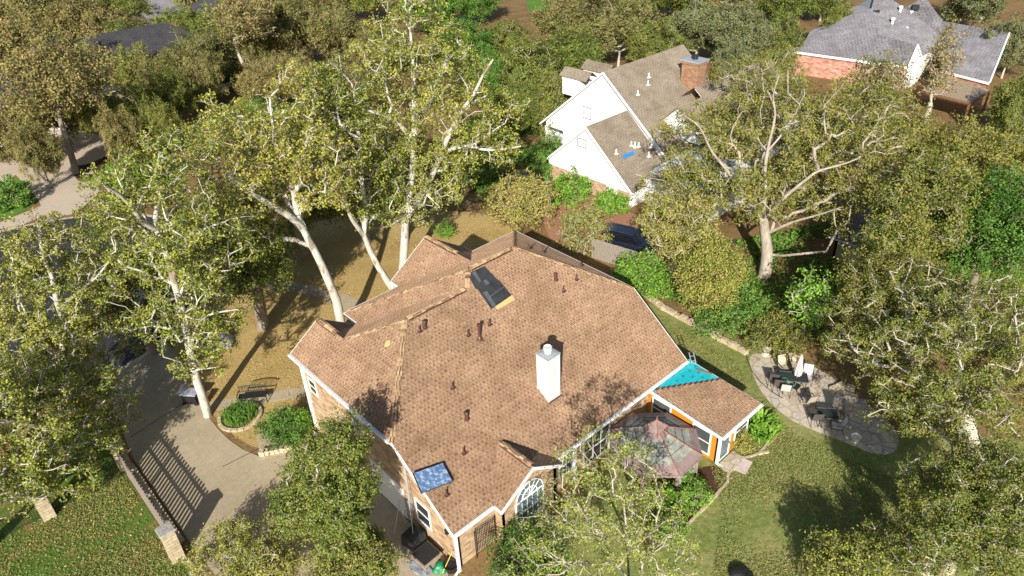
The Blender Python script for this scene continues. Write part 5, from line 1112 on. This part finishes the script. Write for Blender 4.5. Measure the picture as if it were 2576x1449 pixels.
# ------------------------------------------------------------------ vehicles
CARP = plain('dark_blue_car_paint', (0.012, 0.016, 0.03), 0.15, spec=0.8, var=0.05); CARB = plain('black_car_paint', (0.01, 0.01, 0.012), 0.15, spec=0.8, var=0.05); CGL = glassmat('car_glass', (0.01, 0.012, 0.014), 0.05); RED = plain('red_lens', (0.5, 0.01, 0.01), 0.25); TYRE = plain('tyre_rubber', (0.02, 0.02, 0.02), 0.9); LENS = plain('clear_lens', (0.6, 0.62, 0.62), 0.15)
def car(name, label, cat, loc, rz, paint, suv=True):
    t = thing(name, label, cat, loc, rz); L, W = 4.75, 1.86
    # stations: x, half width low, z sill, z shoulder
    if suv: prof = [(-2.36, .55, .95), (-2.3, .4, 1.05), (-1.6, .32, 1.08), (0.2, .3, 1.05), (1.1, .3, 1.02), (2.0, .34, .92), (2.3, .45, .75), (2.38, .5, .65)]; top = [(-2.22, 1.05), (-2.0, 1.7), (-1.2, 1.78), (0.1, 1.74), (0.45, 1.68), (1.15, 1.03)]
    else: prof = [(-2.36, .5, .85), (-2.25, .35, .95), (-1.6, .28, .96), (0.2, .26, .93), (1.0, .26, .9), (2.0, .3, .78), (2.3, .4, .66), (2.38, .45, .58)]; top = [(-2.0, .95), (-1.3, 1.4), (-0.6, 1.46), (0.1, 1.44), (0.4, 1.38), (1.15, .91)]
    bm = bmesh.new(); rings = []
    for x, z0, z1 in prof:
        k = 1-0.10*max(0, abs(x)-1.7)/0.7; w2 = W/2*k
        rings.append([bm.verts.new(p) for p in ((x, -w2*.92, z0), (x, -w2, (z0+z1)/2), (x, -w2*.95, z1-.04), (x, -w2*.85, z1), (x, w2*.85, z1), (x, w2*.95, z1-.04), (x, w2, (z0+z1)/2), (x, w2*.92, z0))])
    for a, b in zip(rings, rings[1:]):
        for i in range(8): bm.faces.new([a[i], a[(i+1) % 8], b[(i+1) % 8], b[i]])
    bm.faces.new(rings[0][::-1]); bm.faces.new(rings[-1])
    # cabin shell: roof and pillars
    cab = []
    for x, z in top:
        w2 = W/2*(0.93 if z < 1.2 else 0.76); cab.append([bm.verts.new((x, -w2, z)), bm.verts.new((x, w2, z))])
    nr = len(top)
    for i in range(1, nr-2): bm.faces.new([cab[i][0], cab[i][1], cab[i+1][1], cab[i+1][0]])
    bmesh.ops.recalc_face_normals(bm, faces=bm.faces); me = bpy.data.meshes.new('body'); bm.to_mesh(me); bm.free(); me.materials.append(paint); me.polygons.foreach_set('use_smooth', [True]*len(me.polygons)); o = bpy.data.objects.new('body', me); COL.objects.link(o); o.parent = t
    b2 = o.modifiers.new('bevel', 'BEVEL'); b2.width = 0.05; b2.segments = 2
    zb = top[0][1]; lo = W/2*.90; hi = W/2*.765
    xs = [top[1][0], -0.35, top[nr-2][0]]
    g = MB(); a0, a1 = cab and top[0], top[1]; g.poly([(top[0][0], -lo, top[0][1]), (top[1][0], -hi, top[1][1]-.01), (top[1][0], hi, top[1][1]-.01), (top[0][0], lo, top[0][1])]); g.build('rear_window', CGL, t)
    g = MB(); g.poly([(top[-1][0], lo, top[-1][1]), (top[-2][0], hi, top[-2][1]-.01), (top[-2][0], -hi, top[-2][1]-.01), (top[-1][0], -lo, top[-1][1])]); g.build('windscreen', CGL, t)
    for s in (-1, 1):
        for xa, xb, ya, yb in ((top[0][0]+.06, -1.1, top[1][0]+.04, -1.0), (-1.02, -0.1, -0.93, -0.1), (-0.02, top[-1][0]-.08, -0.02, top[-2][0]-.02)):
            g = MB(); q = [(xa, s*lo*1.0, zb-.02), (xb, s*lo*1.0, zb-.02), (yb, s*(hi+.005), top[2][1]-.08), (ya, s*(hi+.005), top[2][1]-.1)]
            g.poly(q if s < 0 else q[::-1]); g.build('side_window', CGL, t)
        g = MB()
        for x in (top[0][0]+.03, -1.06, -0.06): g.tube([(x, s*lo, zb), (x+.08, s*hi, top[2][1]-.05)], .035, 5)
        g.tube([(top[-1][0], s*lo, zb), (top[-2][0], s*hi, top[-2][1]-.02)], .04, 5); g.tube([(top[1][0], s*hi, top[1][1]-.03), (top[-2][0], s*hi, top[-2][1]-.02)], .045, 5); g.build('pillar', paint, t)
        m = MB(); m.box((0.85, s*(W/2+.06), zb+.05), (.2, .16, .15)); m.build('wing_mirror', paint, t)
        r = MB(); r.box((-2.3, s*W/2*.78, zb-.1), (.12, .22, .3)); r.build('tail_light', RED, t)
        r = MB(); r.box((2.25, s*W/2*.72, .7), (.14, .36, .14)); r.build('headlight', LENS, t)
        for x in (-1.45, 1.45):
            wv = MB(); wv.tube([(x, s*(W/2-.2), .36), (x, s*(W/2+.01), .36)], .36, 18); wo = wv.build('wheel', TYRE, t); rv = MB(); rv.tube([(x, s*(W/2+.005), .36), (x, s*(W/2+.02), .36)], .22, 14); rv.build('rim', METAL, wo)
        if suv: rr2 = MB(); rr2.tube([(-1.9, s*.62, top[2][1]+.05), (.1, s*.62, top[2][1]+.03)], .02, 5); rr2.build('roof_rail', FRM, t)
    return t
car('parked_car', 'dark blue suv parked on red paving behind the board fence', 'car', (41.7, 32.6, 0.03), math.radians(-72), CARP)
g = G(1322, 452, 0.7); car('parked_car', 'black car almost hidden by bushes left of the white house garage', 'car', (g[0], g[1], 0.03), math.radians(-80), CARB, False)
# board fence behind the brown roof
a, c = G(1488, 648), G(1655, 702); L = np.linalg.norm(c-a); wf = thing('board_fence', 'weathered grey board fence between the tan roofed house and the parked vehicle', 'fence', tuple(a), math.atan2(c[1]-a[1], c[0]-a[0])); b = MB(); rnd = random.Random(4)
for k in range(int(L/0.15)): b.box((k*0.15+.07, 0, 0.92), (.135, .025, 1.8+rnd.uniform(-.03, .03)))
b.build('boards', WOODG, wf)
for z in (.4, 1.5): b = MB(); b.box((L/2, .045, z), (L, .05, .09)); b.build('rail', WOODG, wf)

# ------------------------------------------------------------------ white gabled house
WHS = thing('white_house', 'white clapboard house with taupe shingle roof, two big gables and an orange brick chimney', 'house', (47.6, 43.6, 0))
wx, wy = 47.6, 43.6
def LW(p): return (p[0]-wx, p[1]-wy, p[2])
def zx(x, y, X): 
    d = ray(x, y); t = X/d[0]; return d*t+np.array([0, 0, CAM_H])
pk_ = zx(1478, 317, wx); gl = zx(1382, 387, wx); gr_ = zx(1590, 482, wx)
ys, zs = pk_[1], pk_[2]; half = (gl[1]-gr_[1])/2; ze = min(gl[2], gr_[2])+0.25; half = 5.3
sl_ = (zs-ze)/half; MX = 53.2; mp = zx(1521, 179, MX); mz, my = mp[2], mp[1]
mhalf = 8.3; mze = 3.0; ms = (mz-mze)/mhalf; ME = 65.6
wr = MB(); ov = 0.35
for sgn in (-1, 1):
    roof(wr, [LW((wx-.3, ys, zs)), LW((MX+4, ys, zs)), LW((MX+4, ys+sgn*(half+ov), ze-ov*sl_)), LW((wx-.3, ys+sgn*(half+ov), ze-ov*sl_))], .12)
    roof(wr, [LW((MX-.3, my, mz)), LW((ME, my, mz)), LW((ME, my+sgn*(mhalf+ov), mze-ov*ms)), LW((MX-.3, my+sgn*(mhalf+ov), mze-ov*ms))], .12)
roof(wr, [LW((49.1, 38.4, 2.75)), LW((49.1, 30.2, 2.75)), LW((58.4, 30.2, 2.75)), LW((58.4, 38.4, 3.6))], .1)
# rear wing right of chimney
rz_ = 7.6; ry = 40.0
for sgn in (-1, 1): roof(wr, [LW((60, ry, rz_)), LW((73.5, ry, rz_)), LW((73.5, ry+sgn*6, 3.0)), LW((60, ry+sgn*6, 3.0))], .12)
# cross gable facing the camera side
cgx, cgz = 61.0, 6.6
WR_ = wr.build('roof', [SH_TAUPE, WHITE], WHS)
ww = MB()
def gable(X, yc, hf, z0, zeave, zpk, mi=0): ww.poly([LW((X, yc+hf, z0)), LW((X, yc-hf, z0)), LW((X, yc-hf, zeave)), LW((X, yc, zpk)), LW((X, yc+hf, zeave))], mi)
gable(wx, ys, half-.1, 1.5, ze-.12, zs-.15); ww.poly([LW(p) for p in ((MX, my+5.2, 0), (MX, my-mhalf+.1, 0), (MX, my-mhalf+.1, mze-.12), (MX, my, mz-.15), (MX, my+mhalf-.1, mze-.12), (MX, my+mhalf-.1, 2.45), (MX, my+5.2, 2.45))]); wallq(ww, (MX+2.2-wx, my+mhalf-.1-wy), (MX+2.2-wx, my+5.2-wy), 0, 2.5); gable(ME-.3, my, mhalf-.1, 0, mze-.1, mz-.15); gable(73.2, ry, 5.8, 0, 2.9, rz_-.2)
for a, b_ in (((wx, ys-half+.1), (MX+3, ys-half+.1)), ((MX+3, ys+half-.1), (wx, ys+half-.1)), ((MX, my-mhalf+.1), (ME-.3, my-mhalf+.1)), ((ME-.3, my+mhalf-.1), (MX, my+mhalf-.1)), ((60, ry-5.8), (73.2, ry-5.8))): wallq(ww, (a[0]-wx, a[1]-wy), (b_[0]-wx, b_[1]-wy), 0, ze-.1 if a[0] == wx or b_[0] == wx else mze-.1)
# walls that catch the sun beside the live oak
wallq(ww, (49.5-wx, 38.0-wy), (49.5-wx, 30.6-wy), 0, 2.7); wallq(ww, (49.5-wx, 30.6-wy), (58-wx, 30.6-wy), 0, 2.7); wallq(ww, (58-wx, 30.6-wy), (58-wx, 34-wy), 0, 2.7)
gable(55.8, 38.6, 2.6, 4.0, 4.6, 7.0)
ww.build('wall', SIDING, WHS)
cgr = MB()
for sgn in (-1, 1): roof(cgr, [LW((55.5, 38.6, 7.15)), LW((62, 38.6, 7.15)), LW((62, 38.6+sgn*2.9, 4.4)), LW((55.5, 38.6+sgn*2.9, 4.4))], .1)
cgr.build('cross_gable_roof', [SH_TAUPE, WHITE], WHS)
bs = MB(); bs.poly([LW((wx-.02, ys+half-.1, 0)), LW((wx-.02, ys-half+.1, 0)), LW((wx-.02, ys-half+.1, 1.5)), LW((wx-.02, ys+half-.1, 1.5))], 0, [(0, 0), (10, 0), (10, 1.5), (0, 1.5)]); bs.build('brick_base', BRICK, WHS)
ft = MB()
for X, yc, hf, z0, z1 in ((wx-.3, ys, half+ov, ze-ov*sl_, zs), (MX-.3, my, mhalf+ov, mze-ov*ms, mz)):
    for sgn in (-1, 1):
        a, b_ = LW((X, yc, z1)), LW((X, yc+sgn*hf, z0)); fascia(ft, *((b_, a) if sgn < 0 else (a, b_)), .28, .05) if False else ft.tube([Vector(a)-Vector((0, 0, .12)), Vector(b_)-Vector((0, 0, .12))], .12, 4)
ft.build('fascia', WHITE, WHS)
def lwin(X, px0, py0, px1, py1):
    a, b_ = zx(px0, py0, X), zx(px1, py1, X)
    return window('window', WHS, 'x', X-wx, min(a[1], b_[1])-wy+.1, max(a[1], b_[1])-wy-.1, min(a[2], b_[2])+.1, max(a[2], b_[2])-.1, -1, glass=SIDING, fw=0.07, frame=plain('grey_trim', (0.22, 0.22, 0.23), 0.6))
lwin(wx, 1452, 344, 1476, 375); lwin(MX, 1466, 265, 1488, 303)
gdw = window('door', WHS, 'x', 0.0-.03, -4.6, -3.5, 0.1, 2.1, -1, glass=SIDING, fw=.08, frame=WHITE)
# brick chimney
cb = G(1738, 262, 5.0); cx = Vector(LW(cb)); 
b = MB(); b.box((cx.x, cx.y, 4.6), (1.5, 1.9, 9.2)); b.box((cx.x, cx.y, 9.3), (1.7, 2.1, .25)); WC = b.build('chimney', BRICK_OR, WHS)
b = MB(); b.box((cx.x, cx.y, 9.5), (1.85, 2.25, .12)); b.build('chimney_cap', CAPM, WC); b = MB(); b.lathe((cx.x, cx.y, 9.56), [(0, .28), (.25, .28), (.26, .36), (.4, .36), (.42, .1)], 14); b.build('flue', IRON, WC)
# porch
b = MB(); fy0, fy1 = my+5.25-wy, my+mhalf-wy-.1; fx = MX-wx+2.15
b.box((fx-1.1, (fy0+fy1)/2, 1.0), (2.2, fy1-fy0, .14)); b.build('porch_floor', WHITE, WHS)
b = MB(); b.box((fx-1.1, (fy0+fy1)/2, .46), (2.0, fy1-fy0-.2, .92)); b.build('porch_base', BRICK, WHS)
for y in (fy0+.2, fy1-.2): b = MB(); b.box((fx-2.0, y, 1.75), (.2, .2, 1.4)); b.build('porch_post', WHITE, WHS)
b = MB()
for k in range(14): b.box((fx-2.05, fy0+.3+k*(fy1-fy0-.6)/13, 1.45), (.05, .05, .75))
b.box((fx-2.05, (fy0+fy1)/2, 1.84), (.08, fy1-fy0-.4, .07)); b.build('porch_railing', WHITE, WHS)
# dormers on the far slope seen over the rake
for i, X in enumerate((MX+1.2, MX+4.4)):
    yy = my+4.2; zt = mz-ms*2.0; b = MB(); lx, ly = X-wx, yy-wy
    b.box((lx, ly+.6, zt-.9), (1.5, 2.4, 1.9), 0, 1); b.poly([(lx-.95, ly+2.1, zt), (lx, ly+2.1, zt+.75), (lx, ly-1.6, zt+.75), (lx-.95, ly-1.6, zt)], 0); b.poly([(lx, ly+2.1, zt+.75), (lx+.95, ly+2.1, zt), (lx+.95, ly-1.6, zt), (lx, ly-1.6, zt+.75)], 0); b.build('dormer', [SH_TAUPE, SIDING], WHS)
def zwm(y): return mz-ms*(my-y)
def zwg(y): return zs-sl_*(ys-y)
def roofhit(px, py, zc, yc, s):   # front slope z = zc - s*(yc-y)
    d = ray(px, py); t = (zc-s*yc-CAM_H)/(d[2]-s*d[1]); return d*t+np.array([0, 0, CAM_H])
for px, py, h in ((1632, 196, .5), (1630, 215, .5), (1604, 240, .5)):
    p = LW(roofhit(px, py, mz, my, ms)); b = MB(); b.box((p[0], p[1], p[2]+.05), (.34, .34, .08)); b.lathe((p[0], p[1], p[2]), [(0, .14), (.15, .07), (h, .07)], 8); b.build('roof_vent', WHITE, WR_)
for px, py, h in ((1588, 368, .5), (1606, 370, .5), (1638, 372, .9), (1550, 388, .5), (1632, 395, .5), (1597, 372, .6)):
    p = LW(roofhit(px, py, zs, ys, sl_)); b = MB(); b.box((p[0], p[1], p[2]+.05), (.32, .32, .08)); b.lathe((p[0], p[1], p[2]), [(0, .14), (.15, .07), (h, .07)], 8); b.build('roof_vent', WHITE, WR_)
q = [LW(roofhit(px, py, zs, ys, sl_)) for px, py in ((1564, 393), (1568, 400), (1598, 389), (1592, 381))]; b = MB(); b.poly([(p[0], p[1], p[2]+.05) for p in q]); b.build('tarp_patch', plain('blue_tarp', (0.03, 0.22, 0.62), 0.5), WR_)

# ------------------------------------------------------------------ grey roofed house
GHS = thing('grey_house', 'red brick house with a sprawling grey shingle roof and white trim at the top right', 'house', (93, 40, 0))
def LG(p): return (p[0]-93, p[1]-40, p[2])
def g3(x, y, z): return LG(G(x, y, z))
def c2(x, y, z): return LG(G((2900+x*0.6456)/1.4907, y*0.4331, z))
FW = np.array([0.75, 0.66, 0])
def bk(p, d, z): return (p[0]+FW[0]*d, p[1]+FW[1]*d, z)
A_ = c2(110, 295, 3); a2 = c2(785, 388, 3); gpk = c2(840, 262, 5.3); vm = c2(615, 205, 5.5); t1 = c2(570, 50, 7.5); t2 = c2(590, -30, 8.6); t3 = c2(690, -5, 8.2); t4 = c2(760, 48, 7.2); m1 = c2(945, 180, 5.0); e3 = c2(955, 283, 3.0); e4 = c2(860, 328, 3.5); t5 = c2(985, 122, 6.0); t6 = c2(895, 0, 8.4); t7 = c2(870, -12, 8.5); r1 = c2(970, 405, 3); r2 = c2(1255, 478, 3); r3 = c2(1370, 190, 6.0)
rg = MB()
for pl in ([A_, a2, gpk, vm, t1], [A_, t1, c2(485, 30, 6), c2(215, 180, 3.2), c2(190, 228, 2.9)], [t1, vm, gpk, e4, e3, m1, t4, t3, t2], [t4, m1, t5, t6, t7], [r1, r2, r3, t5, m1, (e3[0], e3[1], 3.6)],
           [t3, t4, t7, bk(t7, 9, 3), bk(t3, 11, 3)], [t2, t3, bk(t3, 11, 3), bk(t2, 10, 3)], [t6, t5, bk(t5, 9, 3), bk(t7, 9, 3)], [t5, r3, bk(r3, 9, 3), bk(t5, 9, 3)], [t1, t2, bk(t2, 10, 3), c2(485, 30, 6)]): roof(rg, pl, .12)
RG = rg.build('roof', [SH_GREY, WHITE], GHS)
me = RG.data; bm = bmesh.new(); bm.from_mesh(me); bmesh.ops.triangulate(bm, faces=bm.faces[:]); bm.to_mesh(me); bm.free()
wg = MB()
def wdown(mb, a, b, da=0.1): mb.poly([(a[0], a[1], 0), (b[0], b[1], 0), (b[0], b[1], b[2]-da), (a[0], a[1], a[2]-da)], 0, [(0, 0), (math.dist(a, b), 0), (math.dist(a, b), b[2]), (0, a[2])])
def push(p, d): return (p[0]+FW[0]*d, p[1]+FW[1]*d, p[2])
wdown(wg, push(A_, .35), push(a2, .35)); wdown(wg, push(A_, .35), c2(195, 228, 2.9)); wdown(wg, push(r1, .35), push(r2, .35)); wdown(wg, bk(t2, 9.6, 3), bk(r3, 8.6, 3))
wg.build('wall', BRICK_RED, GHS)
wg2 = MB(); a3 = push(a2, .2); wg2.poly([(a3[0], a3[1], 0), (e4[0], e4[1], 0), (e4[0], e4[1], 3.3), (gpk[0]+.2, gpk[1]+.2, 5.1), (a3[0], a3[1], 2.9)]); wdown(wg2, push(e4, .3), push(e3, .3)); r3b = bk(r3, 8.6, 2.9); wg2.poly([(r2[0]+.3, r2[1]+.2, 0), (r3b[0], r3b[1], 0), r3b, (r3[0], r3[1], 5.85), (r2[0]+.3, r2[1]+.2, 2.9)]); wg2.build('gable_wall', SIDING, GHS)
fg_ = MB()
for a, b_ in ((a2, A_), (r2, r1), (e3, e4)): fascia(fg_, a, b_, .3, .08)
for a, b_ in ((a2, gpk), (gpk, e4), (r2, r3)): fg_.tube([a, b_], .13, 4)
fg_.build('fascia', WHITE, GHS)
def gv(px, py, z, kind):
    p = g3(px, py, z); b = MB()
    if kind: b.lathe((p[0], p[1], p[2]-1.6), [(0.6, .3), (1.0, .16), (1.8, .16), (1.85, .26), (2.1, .26), (2.15, .1)], 10); b.build('roof_vent', WHITE, RG)
    else: b.box((p[0], p[1], p[2]-.1), (.8, .8, .5), .5); b.build('roof_vent', IRON, RG)
for i, (px, py) in enumerate(((2204, 29), (2217, 22), (2231, 17), (2243, 9))): gv(px, py, 7.2, 0)
for px, py, z in ((2304, 16, 7.6), (2323, 8, 7.8), (2364, 62, 5.5), (2457, 81, 5.3)): gv(px, py, z, 0)
for px, py, z in ((2265, 25, 7.2), (2292, 35, 6.6), (2245, 55, 6.4), (2240, 75, 5.4), (2278, 78, 5.2)): gv(px, py, z, 1)
# pergola deck roof
pg = thing('pergola', 'flat tan wooden patio cover on posts beside the right wing of the grey house', 'pergola', (0, 0, 0)); c4 = [G(2362, 190, 2.75), G(2490, 226, 2.75), G(2440, 258, 2.6), G(2318, 228, 2.6)]
b = MB(); n_b = 16
for k in range(n_b):
    t0, t1 = k/n_b, (k+.93)/n_b; A = [c4[0]*(1-t0)+c4[3]*t0, c4[1]*(1-t0)+c4[2]*t0, c4[1]*(1-t1)+c4[2]*t1, c4[0]*(1-t1)+c4[3]*t1]; b.poly(A); b.poly([p-np.array([0, 0, .06]) for p in A[::-1]])
b.build('decking', WOODT, pg)
b = MB(); 
for a, c in ((3, 2), (2, 1)): b.tube([c4[a]-[0, 0, .2], c4[c]-[0, 0, .2]], .16, 4)
b.build('beam', WOODB, pg)
for p in c4: b = MB(); b.box((p[0], p[1], 1.25), (.2, .2, 2.5)); b.build('post', WOODB, pg)

# ------------------------------------------------------------------ houses half hidden in the wood
def hiphouse(name, label, x0, x1, y0, y1, ez, rz, roofm, wallm, rot=0.0, wins=()):
    t = thing(name, label, 'house', ((x0+x1)/2, (y0+y1)/2, 0), rot); w2, d2 = (x1-x0)/2, (y1-y0)/2; b = MB(); o_ = .5; k = min(w2, d2)
    R1, R2 = ((-(w2-k), 0, rz), (w2-k, 0, rz)) if w2 >= d2 else ((0, -(d2-k), rz), (0, d2-k, rz)); c = [(-w2-o_, -d2-o_, ez), (w2+o_, -d2-o_, ez), (w2+o_, d2+o_, ez), (-w2-o_, d2+o_, ez)]
    if w2 >= d2:
        for pl in ([c[0], c[1], R2, R1], [c[1], c[2], R2], [c[2], c[3], R1, R2], [c[3], c[0], R1]): roof(b, pl, .15)
    else:
        for pl in ([c[0], c[1], R1], [c[1], c[2], R2, R1], [c[2], c[3], R2], [c[3], c[0], R1, R2]): roof(b, pl, .15)
    b.build('roof', [roofm, WHITE], t); b = MB()
    for i in range(4): q = [(-w2, -d2), (w2, -d2), (w2, d2), (-w2, d2)]; wallq(b, q[i], q[(i+1) % 4], 0, ez)
    b.build('wall', wallm, t)
    for a, c_, z0, z1, nm in wins: window(nm, t, 'y', -d2, a, c_, z0, z1, -1, glass=WHITE if nm == 'garage_door' else GLASS, fw=.15, mid=nm != 'garage_door')
    return t
hiphouse('stone_house', 'cream stone house with a dark roof behind oaks at the neighbour driveway', 8, 44, 104, 120, 3.2, 8.5, SH_DARK, STONE, 0, ((-16, -10.5, .1, 2.4, 'garage_door'), (-9.5, -4.5, .1, 2.4, 'garage_door'), (1, 3, .6, 2.4, 'window'), (6, 8, .6, 2.4, 'window'), (12, 14, .6, 2.4, 'window')))
hiphouse('stone_house', 'pale fronted house mostly hidden by leaning oak trunks in the wood', 46, 62, 124, 138, 4.5, 8.0, SH_DARK, STONE, 0, ((-5, -3.5, .6, 2.6, 'window'), (1, 3, .6, 2.6, 'window')))
g = G(400, 8, 6); hiphouse('grey_house', 'light grey roof peeking over the oaks at the top left edge', g[0]-14, g[0]+14, g[1]-6, g[1]+12, 3.5, 7.5, SH_GREY, STONE)
g = G(2230, 590, 2); hiphouse('garden_shed', 'grey roofed shed hidden under the oaks at the right', g[0]-3, g[0]+3, g[1]-2.5, g[1]+2.5, 2.2, 3.4, SH_GREY, WOODG)

# ------------------------------------------------------------------ litter, grass: uncountable stuff
def scatter(name, polys, n, mat, size, seed, up=1.6, z=0.03, label=None, cat=None, aspect=0.7):
    rg = np.random.default_rng(seed); pts = []
    for P, share in polys:
        P = np.array([(p[0], p[1]) for p in P]); lo, hi = P.min(0), P.max(0); k = 0; need = int(n*share); 
        while k < need:
            q = lo+(hi-lo)*rg.random((need*3, 2)); ins = np.zeros(len(q), bool); j = len(P)-1
            for i in range(len(P)):
                c = ((P[i, 1] > q[:, 1]) != (P[j, 1] > q[:, 1])) & (q[:, 0] < (P[j, 0]-P[i, 0])*(q[:, 1]-P[i, 1])/(P[j, 1]-P[i, 1]+1e-12)+P[i, 0]); ins ^= c; j = i
            s = np.sin(q[:, 0]*0.9+1)+np.sin(q[:, 1]*1.1)+np.sin((q[:, 0]+q[:, 1])*0.5); ins &= (s+rg.normal(size=len(q))*0.9) > -0.6
            q = q[ins][:need-k]; pts.append(q); k += len(q)
    q = np.concatenate(pts); C = np.column_stack([q, np.full(len(q), z)+0.02*rg.random(len(q))]); o = leaves_mesh(name, C, np.zeros((len(q), 3)), mat, size, aspect, up, seed)
    tag(o, label, cat, kind='stuff'); return o
FLp = gp((470, 960), (420, 865), (560, 640), (700, 545), (1080, 520), (1290, 545)) + [np.array(p) for p in ((33, 36), (12, 30.5), (9.4, 32.8), (8.6, 35))]
SLp = [(-12, 24), (2.7, 24), (2.7, 37), (-12, 37)]; BLp = [(12, 6), (33, 3), (32.2, 8), (31.6, 12), (32.4, 15), (35, 18.2), (36, 23), (31, 24), (28, 16), (24, 12)]
BK = gp((1640, 740), (1900, 850), (2250, 880), (2576, 900), (2576, 500), (2100, 560), (1700, 640))
scatter('fallen_leaves', [(FLp, .3), (SLp, .2), (BK, .5)], 18000, L_DEAD, 0.1, 71, 1.8, .035, 'fallen brown leaves littering the lawns and the wooded bank', 'leaves')
scatter('grass', [(SLp, .5), (BLp, .47), (FLp, .03)], 90000, L_GRASS, 0.14, 72, -0.2, .05, 'short tufts of green and straw coloured grass on the lawns', 'grass', 0.25)
scatter('ground_cover', [(BK, .7), (gp((1170, 300), (1300, 260), (1380, 330), (1330, 470), (1200, 520)), .3)], 16000, L_GRN, 0.3, 73, 0.5, .2, 'low green plants covering the wooded bank', 'ground cover')
